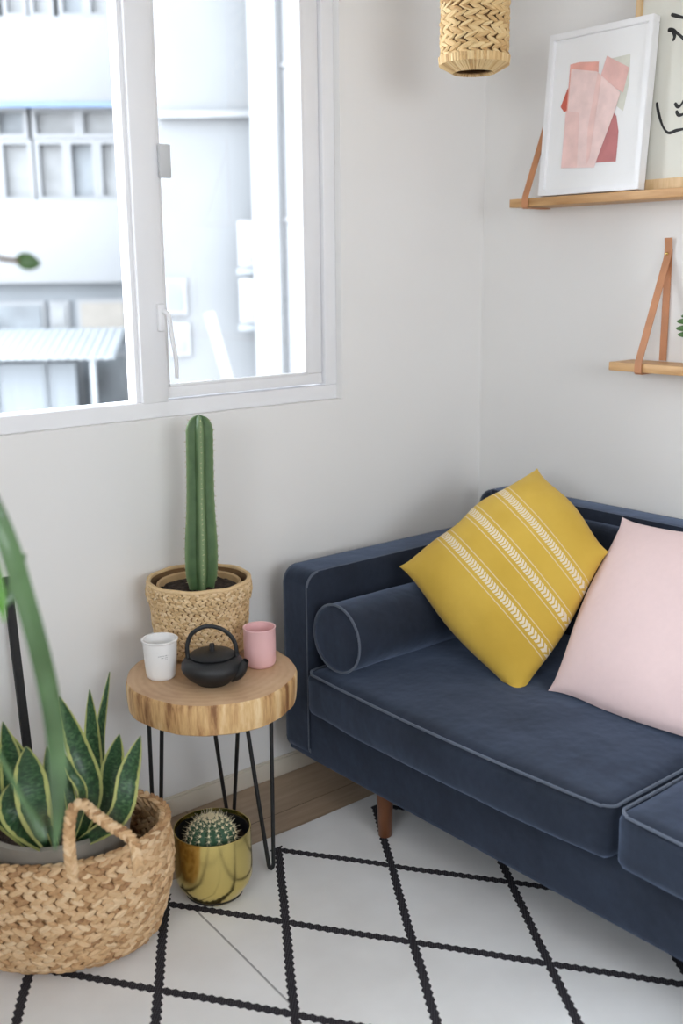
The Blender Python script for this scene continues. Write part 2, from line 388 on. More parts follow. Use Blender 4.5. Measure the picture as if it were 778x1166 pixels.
def rrect(x0, x1, z0, z1, rs, n=6):
    """rounded rectangle outline; rs = radii (x0z0, x1z0, x1z1, x0z1)"""
    out = []
    for (cx, cz, r, a0) in ((x0, z0, rs[0], PI), (x1, z0, rs[1], 1.5*PI), (x1, z1, rs[2], 0), (x0, z1, rs[3], .5*PI)):
        sx = 1 if cx == x0 else -1; sz = 1 if cz == z0 else -1
        for k in range(n+1):
            a = a0+.5*PI*k/n; out.append((cx+sx*r+r*math.cos(a), cz+sz*r+r*math.sin(a)))
    return out
def petals(bm, fn, rows, n, ln, wd, th, tilt, jitter=.15, chev=True):
    """woven strands: fn(a, t) -> (position, tangent, up, normal)"""
    for k in range(rows):
        t = (k+.5)/rows; sgn = 1 if k % 2 else -1
        for i in range(n):
            a = 2*PI*(i+(.5 if (k//2) % 2 else 0)+random.uniform(-.06, .06))/n
            p, tg, up, nr = fn(a, t)
            an = sgn*tilt*(1+random.uniform(-jitter, jitter))
            d = tg*math.cos(an)+up*math.sin(an); e = nr.cross(d)
            s = 1+random.uniform(-jitter, jitter); c = p+nr*(th*random.uniform(.0, .35))+up*random.uniform(-.04, .04)*wd
            tw = random.uniform(-.35, .35); e2 = e*math.cos(tw)+nr*math.sin(tw); n2 = nr*math.cos(tw)-e*math.sin(tw)
            m4 = Matrix(((e2.x*wd/2*s, n2.x*th/2, d.x*ln/2*s, c.x), (e2.y*wd/2*s, n2.y*th/2, d.y*ln/2*s, c.y), (e2.z*wd/2*s, n2.z*th/2, d.z*ln/2*s, c.z), (0, 0, 0, 1)))
            sphere_into(bm, m4, 6, 6)

# ------------------------------------------------------------------ room shell
RX0, RY0, CZ = -4.3, -4.8, 2.62
def wall_with_hole(name, axis, pos, thick, a0, a1, hole):
    """wall slab with a rectangular opening. axis: 0 -> plane x=pos, 1 -> plane y=pos; thick signed outward"""
    bm = BM(); h0, h1, z0, z1 = hole
    def b(p0, p1, q0, q1):
        lo, hi = sorted((pos, pos+thick))
        if axis == 1: box(bm, p0, p1, lo, hi, q0, q1)
        else: box(bm, lo, hi, p0, p1, q0, q1)
    b(a0, h0, 0, CZ); b(h1, a1, 0, CZ); b(h0, h1, 0, z0); b(h0, h1, z1, CZ)
    return struct(obj(name, bm, M['wall'], smooth=False))
WX0, WX1, WZ0, WZ1 = -2.75, -.597, 1.122, 2.46
wl = wall_with_hole('wall_left', 1, 0, .16, RX0-.16, .16, (WX0, WX1, WZ0, WZ1))
struct(obj('wall_right', bx(0, .16, RY0-.16, 0, 0, CZ), M['wall'], smooth=False))
HB = (-3.0, -1.2, 1.25, 2.45); wall_with_hole('wall_rear', 1, RY0, -.16, RX0-.16, .16, HB)
HS = (-3.7, -1.9, 1.30, 2.45); wall_with_hole('wall_side', 0, RX0, -.16, RY0, 0, HS)
struct(obj('floor', bx(RX0-.16, .16, RY0-.16, .16, -.08, 0), M['floor'], smooth=False))
struct(obj('ceiling', bx(RX0-.16, .16, RY0-.16, .16, CZ, CZ+.1), M['ceiling'], smooth=False))
def bboard(name, *a):
    bm = bx(*a, bevel=.003); return struct(obj(name, bm, M['base_paint']))
bb = BM(); box(bb, RX0, 0, -.012, -.0005, 0, .054, bevel=.003); box(bb, RX0, 0, -.008, -.0005, .054, .060, bevel=.002)
struct(obj('baseboard_left', bb, M['base_paint']))
bb = BM(); box(bb, -.012, -.0005, RY0, -.013, 0, .054, bevel=.003); box(bb, -.008, -.0005, RY0, -.013, .054, .060, bevel=.002)
struct(obj('baseboard_right', bb, M['base_paint']))

# window_1: frame slightly recessed in the wall
w1 = bpy.data.objects.new('window_1', None); COL.objects.link(w1); w1.location = (WX0, .03, WZ0); w1['kind'] = 'structure'
bm = BM(); fx0, fx1, fz0, fz1, fy0, fy1 = WX0, WX1, WZ0, WZ1, .024, .10
box(bm, fx0, fx1, fy0, fy1, fz0, 1.164, bevel=.003); box(bm, fx0, fx1, fy0, fy1, fz1-.045, fz1, bevel=.003)
box(bm, fx0, fx0+.045, fy0, fy1, 1.164, fz1-.045, bevel=.003); box(bm, -.640, fx1, fy0, fy1, 1.164, fz1-.045, bevel=.003)
obj('window_frame', bm, M['white_frame'], w1)
bm = BM(); box(bm, -1.252, -1.176, .018, .09, 1.162, fz1-.045, bevel=.004); box(bm, -1.262, -1.244, .034, .08, 1.164, fz1-.045, bevel=.003)
obj('mullion', bm, M['white_frame'], w1)
sx0, sx1, sz0, sz1 = -1.190, -.643, 1.168, fz1-.05
bm = BM(); y0, y1 = .036, .075
box(bm, sx0, sx1, y0, y1, sz0, 1.200, bevel=.004); box(bm, sx0, sx1, y0, y1, sz1-.032, sz1, bevel=.004)
box(bm, sx0, -1.158, y0, y1, 1.200, sz1-.032, bevel=.004); box(bm, -.700, sx1, y0, y1, 1.200, sz1-.032, bevel=.004)
# thin glazing bead round the glass
box(bm, -1.16, -.698, .034, .045, 1.197, 1.206, bevel=.002); box(bm, -.706, -.697, .034, .045, 1.2, sz1-.03, bevel=.002)
sash = obj('sash', bm, M['white_frame'], w1)
obj('glass', bx(-1.165, -.698, .056, .060, 1.198, sz1-.03), M['glass'], w1, smooth=False)
obj('glass', bx(fx0+.04, -1.25, .056, .060, 1.16, fz1-.04), M['glass'], w1, smooth=False)
# lever handle and catch
hp = [(-1.188, .006, 1.395), (-1.182, -.010, 1.385), (-1.176, -.012, 1.33), (-1.166, -.010, 1.27), (-1.163, -.004, 1.225)]
bm = tube(catmull(hp, 6), .0055, 8); box(bm, -1.202, -1.180, .006, .019, 1.345, 1.415, bevel=.004)
obj('handle', bm, M['white_frame'], w1)
obj('catch', bx(-1.178, -1.146, .004, .019, 1.725, 1.805, bevel=.003), simple('catch_grey', (.55, .56, .57), .45), w1)
# windows behind the camera
def plain_window(name, axis, pos, a0, a1, z0, z1):
    e = bpy.data.objects.new(name, None); COL.objects.link(e); e['kind'] = 'structure'
    e.location = ((a0, pos, z0) if axis == 1 else (pos, a0, z0))
    bm = BM(); g = BM(); w = .05; mid = (a0+a1)/2
    def b(bmm, p0, p1, q0, q1, d0=-.03, d1=.03, **k):
        if axis == 1: box(bmm, p0, p1, pos+d0, pos+d1, q0, q1, **k)
        else: box(bmm, pos+d0, pos+d1, p0, p1, q0, q1, **k)
    b(bm, a0, a1, z0, z0+w, bevel=.004); b(bm, a0, a1, z1-w, z1, bevel=.004)
    for p in (a0, mid-w/2, a1-w): b(bm, p, p+w, z0+w, z1-w, bevel=.004)
    obj('window_frame', bm, M['white_frame'], e)
    b(g, a0+w, a1-w, z0+w, z1-w, -.003, .003); obj('glass', g, M['glass'], e, smooth=False)
plain_window('window_2', 1, RY0-.08, *HB); plain_window('window_3', 0, RX0-.08, *HS)

# ------------------------------------------------------------------ rug
def rug():
    bm = BM(); x0, x1, y0, y1 = -2.75, -.35, -2.6, -.292; nx, ny = 90, 90; g = []
    for i in range(nx+1):
        row = []
        for j in range(ny+1):
            x = x0+(x1-x0)*i/nx; y = y0+(y1-y0)*j/ny
            z = .006+.0022*noise.noise(Vector((x*5, y*5, 0)))
            e = .006*noise.noise(Vector((x*3, 7, 0))) if j == ny else 0
            row.append(bm.verts.new((x, y+e, z)))
        g.append(row)
    for i in range(nx):
        for j in range(ny): bm.faces.new((g[i][j], g[i+1][j], g[i+1][j+1], g[i][j+1]))
    r = bmesh.ops.extrude_face_region(bm, geom=bm.faces[:])
    for v in r['geom']:
        if isinstance(v, bmesh.types.BMVert): v.co.z = .0005
    return bm
tag(obj('area_rug', rug(), M['rug']), 'cream woven rug with black zigzag diamond lattice on the wooden floor', 'rug')

# ------------------------------------------------------------------ sofa
sofa = thing('sofa', 'navy blue velvet sofa against the right wall', 'sofa', (-.47, -1.24, 0))
SX0, SXb, SY0, SY1 = -.91, -.02, -.105, -2.385
obj('base', soft_box(-.905, SXb-.02, SY1+.01, SY0-.005, .138, .30, r=.012, n=14), M['navy'], sofa)
def arm(y0, y1, inner):
    o2 = rrect(SX0, SXb-.02, .146, .690, (.03, .02, .02, .042), 8)
    a = obj('arm', prism(o2, 1, y0, y1, .012, 4), M['navy'], sofa)
    oi = rrect(SX0+.002, SXb-.022, .148, .688, (.03, .02, .02, .042), 8)
    bm = BM()
    for yy, s in ((y0, 1), (y1, -1)):
        tube([(p[0]*1, yy-s*.004, p[1]) for p in oi], .0032, 8, closed=True, bm=bm)
    obj('piping', bm, M['navy_pipe'], a)
arm(SY0-.001, -.215, 0); arm(-2.275, SY1, 1)
o2 = rrect(SY1+.005, SY0-.003, .16, .805, (.02, .02, .06, .06), 8)
bk = obj('backrest', prism(o2, 0, -.115, SXb-.01, .018, 4), M['navy'], sofa)
bm = BM()
for xx in (-.111, -.036): tube([(xx, p[0], p[1]) for p in rrect(SY1+.008, SY0-.006, .162, .8025, (.02, .02, .06, .06), 8)], .0032, 8, closed=True, bm=bm)
obj('piping', bm, M['navy_pipe'], bk)
obj('back_pad', soft_box(-.150, -.10, -2.27, -.22, .40, .772, r=.022, n=20, bfront=.012, wr=.004), M['navy'], sofa)
def seat(y0, y1, seed):
    x0, x1, z0, z1, r = -.930, -.135, .285, .418, .030
    c = obj('seat_cushion', soft_box(x0, x1, y1, y0, z0, z1, r=r, n=30, btop=.022, bfront=.030, wr=.0035, bside=.004, seed=seed), M['navy'], sofa)
    bm = BM(); h = (y1-y0)/2; m = (y0+y1)/2; pts = []
    def bow(y): s = max(-1, min(1, (y-m)/h)); return .030*(1-(s*.93)**2)*(.72)
    cr = .028; k = .0085
    # loop round the top edge
    ys = [y0-cr+(y1-y0+2*cr)*i/24 for i in range(25)]
    for y in ys: pts.append((x0+k-bow(y), y, z1-k+.003))
    for a in range(1, 6): th = PI/2*a/6; pts.append((x0+k+cr*(1-math.cos(th)), y1+cr-cr*math.sin(th)+k*.5, z1-k+.003))
    for i in range(1, 14): pts.append((x0+cr+(x1-x0-2*cr)*i/14, y1+k*.7, z1-k+.004))
    for a in range(0, 6): th = PI/2*a/6; pts.append((x1-cr+cr*math.sin(th), y1+cr-cr*math.cos(th)+k*.5, z1-k+.003))
    for y in reversed(ys[2:-2]): pts.append((x1-k, y, z1-k+.003))
    for a in range(0, 6): th = PI/2*a/6; pts.append((x1-cr+cr*math.cos(th), y0-cr+cr*math.sin(th)-k*.5, z1-k+.003))
    for i in range(1, 14): pts.append((x1-cr-(x1-x0-2*cr)*i/14, y0-k*.7, z1-k+.004))
    for a in range(1, 6): th = PI/2*a/6; pts.append((x0+k+cr*(1-math.sin(th)), y0-cr+cr*math.cos(th)-k*.5, z1-k+.003))
    tube(pts, .0034, 8, closed=True, bm=bm)
    obj('piping', bm, M['navy_pipe'], c)
seat(-.219, -1.240, 0); seat(-1.247, -2.272, 5)
def legm(x, y):
    obj('leg', lathe([(0, 0.0), (.0165, 0.0), (.018, .002), (.0235, .139), (0, .139)], 24, (x, y, .008)), M['walnut'], sofa)
legm(-.868, -.485); legm(-.868, -2.05); legm(-.12, -.42); legm(-.12, -2.05)

# bolster
def bolster():
    R = .096; cx0, cx1, cy, cz = -.895, -.18, -.318, .526
    bm = BM(); n = 56; prof = [(0, -.006), (.04, -.006), (.075, -.004), (R-.008, .000), (R-.001, .006), (R, .012)]
    L = cx1-cx0; xs = [(r, s) for r, s in prof]
    for i in range(1, 20): xs.append((R+.0006*math.sin(i*1.3), .012+(L-.024)*i/20))
    xs += [(r, L-s) for r, s in reversed(prof)]
    rings = []
    for (r, s) in xs:
        if r == 0: rings.append([bm.verts.new((cx0+s, cy, cz))]); continue
        row = []
        for k in range(n):
            a = 2*PI*k/n
            rr = r*(1-.035*max(0, -math.sin(a))) 
            if .006 < s < L-.006: rr += .0016*math.sin(a*28)*math.exp(-s/.03) + 0.0016*noise.noise(Vector((s*9, math.cos(a)*2, math.sin(a)*2)))
            row.append(bm.verts.new((cx0+s, cy+rr*math.cos(a), cz+rr*math.sin(a))))
        rings.append(row)
    for A, B in zip(rings, rings[1:]):
        for i in range(n):
            j = (i+1) % n
            if len(A) == 1: bm.faces.new((A[0], B[i], B[j]))
            elif len(B) == 1: bm.faces.new((A[i], B[0], A[j]))
            else: bm.faces.new((A[i], B[i], B[j], A[j]))
    e = thing('bolster_cushion', 'navy velvet cylindrical bolster lying along the sofa arm', 'cushion', (cx0, cy, .43))
    obj('cover', bm, M['navy'], e)
    for s in (.003, L-.003):
        obj('piping', tube([(cx0+s, cy+(R-.001)*math.cos(a)*1.0, cz+(R-.001)*(1-.035*max(0, -math.sin(a)))*math.sin(a)) for a in [2*PI*i/48 for i in range(48)]], .0034, 8, closed=True), M['navy_pipe'], e)
bolster()

def pillow(name, cor, T, mat, label, pinch=.10, seed=0, n=44, back=1.0, power=.5, crush=None, ears=.035, dents=()):
    """cor = corners A,B,C,D (A->B is u, A->D is v)"""
    A, B, C, D = [Vector(c) for c in cor]; nr = ((C-A).cross(D-B)).normalized()
    if nr.dot(CAM-A) < 0: nr = -nr
    mid = (A+B+C+D)/4; bm = BM(); uvl = bm.loops.layers.uv.new('UVMap')
    def pt(u, v, side):
        a, b = 2*u-1, 2*v-1
        # pinched outline: sides pulled in between the corners
        fe = lambda q: pinch*(1-q*q)+ears*4*q*q*(1-q*q)
        da = fe(b)+(sum(m_*math.exp(-((v-c_)/w_)**2) for e_, c_, m_, w_ in dents if e_ == (0 if a < 0 else 1)))
        db = fe(a)+(sum(m_*math.exp(-((u-c_)/w_)**2) for e_, c_, m_, w_ in dents if e_ == (2 if b < 0 else 3)))
        ua = a*(1-da*abs(a)**3); vb = b*(1-db*abs(b)**3)
        U, V = (ua+1)/2, (vb+1)/2
        p = A*(1-U)*(1-V)+B*U*(1-V)+C*U*V+D*(1-U)*V
        h = max(0, (1-a*a))**power*max(0, (1-b*b))**power
        w = noise.noise(Vector((u*3+seed, v*3, side)))*.010+noise.noise(Vector((u*8+seed, v*8, side)))*.004
        edge = min(1, 6*min(u, 1-u, v, 1-v))
        p = p+nr*side*(T/2*h*(back if side < 0 else 1)+w*edge*.8)
        if crush: p = crush(p)
        return p
    grid = {}
    for side in (1, -1):
        for i in range(n+1):
            for j in range(n+1):
                if side == -1 and (i in (0, n) or j in (0, n)): grid[side, i, j] = grid[1, i, j]
                else:
                    s = lambda t: .5-.5*math.cos(PI*t); u = .5*i/n+.5*s(i/n); v = .5*j/n+.5*s(j/n)
                    grid[side, i, j] = (bm.verts.new(pt(u, v, side)), u, v)
    for side in (1, -1):
        for i in range(n):
            for j in range(n):
                q = [grid[side, i, j], grid[side, i+1, j], grid[side, i+1, j+1], grid[side, i, j+1]]
                if side < 0: q = q[::-1]
                f = bm.faces.new([x[0] for x in q])
                for l, x in zip(f.loops, q): l[uvl].uv = (x[1], x[2])
    o = obj(name, bm, mat); tag(o, label, 'cushion')
    return o
PILLOW_Y = ((-.631, -.285, .673), (-.273, -.477, .937), (-.318, -.765, .756), (-.624, -.730, .402))
PILLOW_P = ((-.205, -.724, .826), (-.170, -1.236, .805), (-.556, -1.302, .436), (-.5815, -.790, .440))
def cr(p):
    z = .440
    if p.z < z: p = Vector((p.x, p.y, z-(z-p.z)*.12))
    return p
pillow('throw_pillow', PILLOW_Y, 0.21, M['yellow'], 'mustard yellow cushion with three white embroidered stripes on the navy sofa', -.045, 3, crush=cr, dents=((2, .40, .055, .13), (2, .62, -.03, .1)))
pillow('throw_pillow', PILLOW_P, 0.18, M['pink_linen'], 'plain pale pink linen cushion leaning on the navy sofa back', -.015, 9, crush=cr, dents=((2, .35, .04, .2),))

# ------------------------------------------------------------------ side table
TH = .53
TC = Vector((-1.277, -.300, TH)); TR = .210; TT = .082
table = thing('side_table', 'round log slab side table on black hairpin legs beside the sofa', 'table', (TC.x, TC.y, 0))
def slab():
    bm = BM(); n = 120
    rf = lambda a: 1+.012*math.sin(3*a+1)+.008*math.sin(7*a)+.004*math.sin(19*a)
    prof = [(0, -TT), (TR-.012, -TT), (TR-.004, -TT+.005), (TR-.001, -TT*.6), (TR, -.012), (TR-.003, -.003), (TR-.010, 0), (TR*.5, 0), (0, 0)]
    lathe(prof, n, (0, 0, 0), bm=bm, rfun=rf)
    for f in bm.faces:
        if f.calc_center_median().z > -.0025: f.material_index = 1
    return bm
st = obj('tabletop', slab(), [M['log_side'], M['log_top']], None); st.parent = table; st.location = (0, 0, TH)
def hairpin(foot, t1, t2):
    f = Vector(foot); a = Vector(t1); b = Vector(t2); s = (a-b).normalized()*.007
    pts = [a, a.lerp(f+s, .5), f+s+Vector((0, 0, .012)), f+s*.6+Vector((0, 0, .0035)), f+Vector((0, 0, 0)), f-s*.6+Vector((0, 0, .0035)), f-s+Vector((0, 0, .012)), b.lerp(f-s, .5), b]
    bm = tube(pts, .0052, 10)
    c = (a+b)/2; d = (a-b).normalized()
    e = Vector((-d.y, d.x, 0))*.02
    vs = []
    for z in (TC.z-TT-.004, TC.z-TT+.0005):
        for p in (a+d*.015+e, a+d*.015-e, b-d*.015-e, b-d*.015+e): vs.append(bm.verts.new((p.x, p.y, z)))
    for q in ((0, 1, 2, 3), (7, 6, 5, 4), (0, 4, 5, 1), (1, 5, 6, 2), (2, 6, 7, 3), (3, 7, 4, 0)): bm.faces.new([vs[k] for k in q])
    obj('leg', bm, M['black_metal'], table)
zt = TC.z-TT-.003
hairpin(on(309, 989, 2, .0145), on(308.5, 803, 2, zt), on(279, 811, 2, zt))
hairpin((-1.150, -.165, .0062), on(272, 805, 2, zt), on(241, 808, 2, zt))
hairpin((-1.405, -.205, .0062), on(184.5, 806, 2, zt), on(169, 808, 2, zt))

# ------------------------------------------------------------------ planter on the table
def cyl_fn(prof, c, e=1.0, axis=0.0):
    """surface from a radius profile prof(t)->(r,z); e = ratio of the second axis; axis = rotation of the long axis"""
    ca, sa = math.cos(axis), math.sin(axis)
    def P(a, t):
        r, z = prof(t); x, y = r*math.cos(a), r*e*math.sin(a); return Vector((c[0]+x*ca-y*sa, c[1]+x*sa+y*ca, c[2]+z))
    def fn(a, t):
        p = P(a, t); tg = (P(a+.01, t)-p).normalized(); up = (P(a, min(1, t+.01))-P(a, max(0, t-.01))).normalized(); nr = tg.cross(up).normalized()
        return p, tg, up, nr
    return fn, P
def shell_from(P, th, rows=24, n=64, bottom=True, t1=1.0):
    bm = BM(); outer = []; inner = []
    for k in range(rows+1):
        t = t1*k/rows; O = []; I = []
        for i in range(n):
            a = 2*PI*i/n; p = P(a, t); tg = (P(a+.01, t)-p).normalized(); nr = tg.cross(Vector((0, 0, 1))).normalized()
            O.append(bm.verts.new(p)); I.append(bm.verts.new(p-nr*th))
        outer.append(O); inner.append(I)
    for R_ in (outer, inner):
        for A, B in zip(R_, R_[1:]):
            for i in range(n): bm.faces.new((A[i], A[(i+1) % n], B[(i+1) % n], B[i]))
    for i in range(n):
        j = (i+1) % n; bm.faces.new((outer[-1][i], outer[-1][j], inner[-1][j], inner[-1][i]))
    bm.faces.new(outer[0][::-1]); bm.faces.new(inner[0])
    return bm
PC = Vector((-1.211, -.149, TH)); PH = .186
bk = thing('woven_planter', 'round straw woven basket holding the column cactus on the table', 'basket', PC)
def pprof(t):
    r = .113+.014*t+.003*math.sin(t*PI)
    if t < .05: r -= .012*(1-t/.05)
    return r, .004+t*PH
fn, Pf = cyl_fn(pprof, PC)
bm = BM(); petals(bm, fn, 30, 52, .0180, .0088, .0055, .50)
body = obj('basket_body', bm, M['seagrass'], bk)
obj('basket_core', shell_from(Pf, .004), M['under'], body)
def rprof(t): return .1305+.0035*math.sin(t*PI), PH-.042+t*.046
fn2, Pf2 = cyl_fn(rprof, PC)
bm = BM(); petals(bm, fn2, 7, 56, .0180, .0088, .0055, .50)
rim = obj('folded_rim', bm, M['seagrass'], bk)
b2 = tube([(PC.x+.1290*math.cos(a), PC.y+.1290*math.sin(a), PC.z+PH+.006+.0012*math.sin(9*a)) for a in [2*PI*i/72 for i in range(72)]], .006, 8, closed=True)
obj('rim_band', b2, M['seagrass'], bk)
pc = thing('potted_cactus', 'tall ribbed column cactus in brown soil inside the straw planter', 'plant', (PC.x, PC.y, PC.z+.012))
obj('inner_pot', lathe([(0, .0), (.085, .0), (.106, .172), (.109, .176), (.106, .179), (.102, .175), (.082, .01), (0, .01)], 56, (PC.x, PC.y, PC.z+.006)), M['terracotta'], pc)
def soil(c, r, z, amp, n=40, hole=None):
    bm = BM(); rows = 14; cen = bm.verts.new((c[0], c[1], z)); prev = None
    for k in range(1, rows+1):
        rr = r*k/rows; row = [bm.verts.new((c[0]+rr*math.cos(2*PI*i/n), c[1]+rr*math.sin(2*PI*i/n), z+amp*noise.noise(Vector((rr*60*math.cos(2*PI*i/n), rr*60*math.sin(2*PI*i/n), 3)))+amp*.6*random.uniform(-1, 1)*(k < rows))) for i in range(n)]
        for i in range(n):
            j = (i+1) % n
            if prev: bm.faces.new((prev[i], row[i], row[j], prev[j]))
            else: bm.faces.new((cen, row[i], row[j]))
        prev = row
    low = [bm.verts.new((v.co.x, v.co.y, z-.02)) for v in prev]
    for i in range(n): bm.faces.new((prev[i], low[i], low[(i+1) % n], prev[(i+1) % n]))
    return bm
obj('soil', soil(PC, .1025, PC.z+.167, .006), M['soil'], pc)
def column():
    bm = BM(); uvl = bm.loops.layers.uv.new('UVMap'); nr = 5; per = 16; n = nr*per; q0 = on(229, 660, 1, PC.y); c = (q0.x, PC.y); z0 = PC.z+.160; H = 1.146-z0; A0 = -2.02; rows = 70; prev = None; rib = []
    sp = BM()
    for k in range(rows+1):
        t = k/rows
        r = .0350+.0075*math.exp(-((t-.22)/.22)**2)-.0010*t
        if t < .09: r *= .80+.20*(t/.09)
        s = (t-.91)/.09
        if s > 0: r *= math.sqrt(max(0, 1-s*s))
        r = max(r, .0006)
        lean = -.026*t
        row = []
        for i in range(n):
            a = 2*PI*i/n+A0; w = abs(math.cos(nr*(a-A0)/2)); w = w**1.5
            rr = r*(.62+.42*w); q = 1 if (i % per == 0) else 0
            if q: rr += .0012*math.sin(k*1.5)
            row.append((bm.verts.new((c[0]-lean*.5+rr*math.cos(a), c[1]+rr*math.sin(a), z0+t*H)), w))
            if q and k % 2 == 0 and .04 < t < .985:
                base = row[-1][0].co.copy()
                for m in range(3):
                    d = Vector((math.cos(a+random.uniform(-.9, .9)), math.sin(a+random.uniform(-.9, .9)), random.uniform(-.4, .8))).normalized()
                    tube([base, base+d*random.uniform(.003, .006)], [.0007, .0003], 3, bm=sp)
        if prev:
            for i in range(n):
                j = (i+1) % n; f = bm.faces.new((prev[i][0], prev[j][0], row[j][0], row[i][0]))
                for l, x in zip(f.loops, (prev[i], prev[j], row[j], row[i])): l[uvl].uv = (x[1], t)
        prev = row
    bm.faces.new([x[0] for x in prev])
    o = obj('cactus_stem', bm, M['cactus'], pc)
    s = obj('spines', sp, M['spine2'], o); s['kind'] = 'stuff'
column()

# ------------------------------------------------------------------ cups and teapot
def cup(c, rt, rb, h, mat, name, label, lip=0, t=.0035):
    prof = [(0, .001), (rb*.80, .0), (rb*.93, .004), (rb, .012), (rb+(rt-rb)*.5, h*.5), (rt-.001, h-.006), (rt+lip, h-.004), (rt+lip+.0005, h-.001), (rt, h), (rt-t, h-.001), (rt-t-.0005, h*.5), (rb-t-.002, .016), (rb*.7, .008), (0, .007)]
    o = obj(name, lathe(prof, 64), mat); o.location = c
    return tag(o, label, 'cup')
CW = on(184, 771, 2, TH); CP = on(296.5, 757, 2, TH)
wc = cup((CW.x, CW.y, TH+.0005), .0425, .0365, .100, M['white_ceramic'], 'cup', 'white cup with small grey lettering beside the black teapot', lip=.0018)
cup((CP.x, CP.y, TH+.0005), .0410, .0395, .101, M['pink_ceramic'], 'cup', 'plain pink cup between the black teapot and the sofa arm')
# small grey print on the white cup: lines of tiny unreadable strokes
def print_marks():
    bm = BM(); a0 = math.atan2(CAM.y-CW.y, CAM.x-CW.x)
    for li, (z, w, off) in enumerate(((.0665, .024, .006), (.0615, .017, .010), (.0570, .009, .013))):
        s = -w/2
        while s < w/2:
            cw = random.uniform(.0007, .0016); 
            r = .0365+(.0425-.0365)*(z/.100)+.0009
            a = a0+(s+off)/r; b = a+cw/r; hz = random.uniform(.0010, .0018)
            q = [(r*math.cos(x), r*math.sin(x), zz+(x-a0)*.003) for x, zz in ((a, z), (b, z), (b, z+hz), (a, z+hz))]
            q2 = [((r-.0012)*math.cos(x), (r-.0012)*math.sin(x), zz+(x-a0)*.003) for x, zz in ((a, z), (b, z), (b, z+hz), (a, z+hz))]
            V = [bm.verts.new(p) for p in q+q2]
            for f in ((0, 1, 2, 3), (7, 6, 5, 4), (0, 4, 5, 1), (1, 5, 6, 2), (2, 6, 7, 3), (3, 7, 4, 0)): bm.faces.new([V[k] for k in f])
            s += cw+random.choice((.0005, .0006, .0020))
    return bm
pm = obj('lettering', print_marks(), M['print_text'], None, smooth=False); pm.parent = wc

def teapot():
    c = on(243, 776, 2, TH); c.z = TH
    e = thing('teapot', 'small black cast iron teapot with arched handle on the log table', 'teapot', c)
    prof = [(0, .002), (.036, .002), (.040, 0), (.043, .004), (.058, .014), (.071, .028), (.0755, .039), (.0745, .049), (.068, .059), (.056, .0655), (.052, .0665), (.046, .065), (0, .064)]
    obj('body', lathe(prof, 64, c), M['cast_iron'], e)
    lid = obj('lid', lathe([(0, .062), (.047, .0655), (.0540, .0675), (.0550, .070), (.051, .0730), (.030, .0775), (.010, .0795), (0, .080)], 56, c), M['cast_iron'], e)
    obj('knob', lathe([(0, .077), (.0070, .0785), (.0056, .086), (.0068, .092), (.0055, .0965), (0, .0975)], 20, c), M['cast_iron'], lid)
    # spout points to camera right, handle arch lies along the same line
    dr = (RT-Vector((0, 0, RT.z))).normalized(); fw = Vector((_f.x, _f.y, 0)).normalized(); sd = (dr*.93-fw*.37).normalized()
    P0 = lambda s, z: c+sd*s+Vector((0, 0, z))
    pts = catmull([P0(.050, .024), P0(.066, .030), P0(.078, .042), P0(.084, .056), P0(.090, .0655)], 5); m = len(pts)
    bm = tube(pts, [.018-.0105*i/(m-1) for i in range(m)], 16, caps=False)
    q = tube(pts[-5:], [.0055]*5, 12, bm=bm, caps=False)
    obj('spout', bm, M['cast_iron'], e)
    hd = (dr*.96+fw*.10).normalized(); H0 = lambda s, z: c+hd*s+Vector((0, 0, z))
    hp = [H0(-.057, .056), H0(-.059, .075), H0(-.058, .098), H0(-.046, .124), H0(-.020, .139), H0(.006, .139), H0(.034, .126), H0(.052, .103), H0(.058, .078), H0(.057, .056)]
    obj('handle', tube(catmull(hp, 6), .0035, 10, flat=1.5), M['cast_iron'], e)
    for s in (-1, 1):
        bm = BM(); m = Matrix.Translation(H0(s*.057, .055)) @ Matrix.Scale(.0075, 4); sphere_into(bm, m, 10, 6)
        ring = [H0(s*.057, .066)+Vector((0, 0, .008*math.sin(a)))+hd.cross(Vector((0, 0, 1)))*(.008*math.cos(a)) for a in [2*PI*i/16 for i in range(16)]]
        tube(ring, .0022, 6, closed=True, bm=bm)
        obj('handle_loop', bm, M['cast_iron'], e)
teapot()

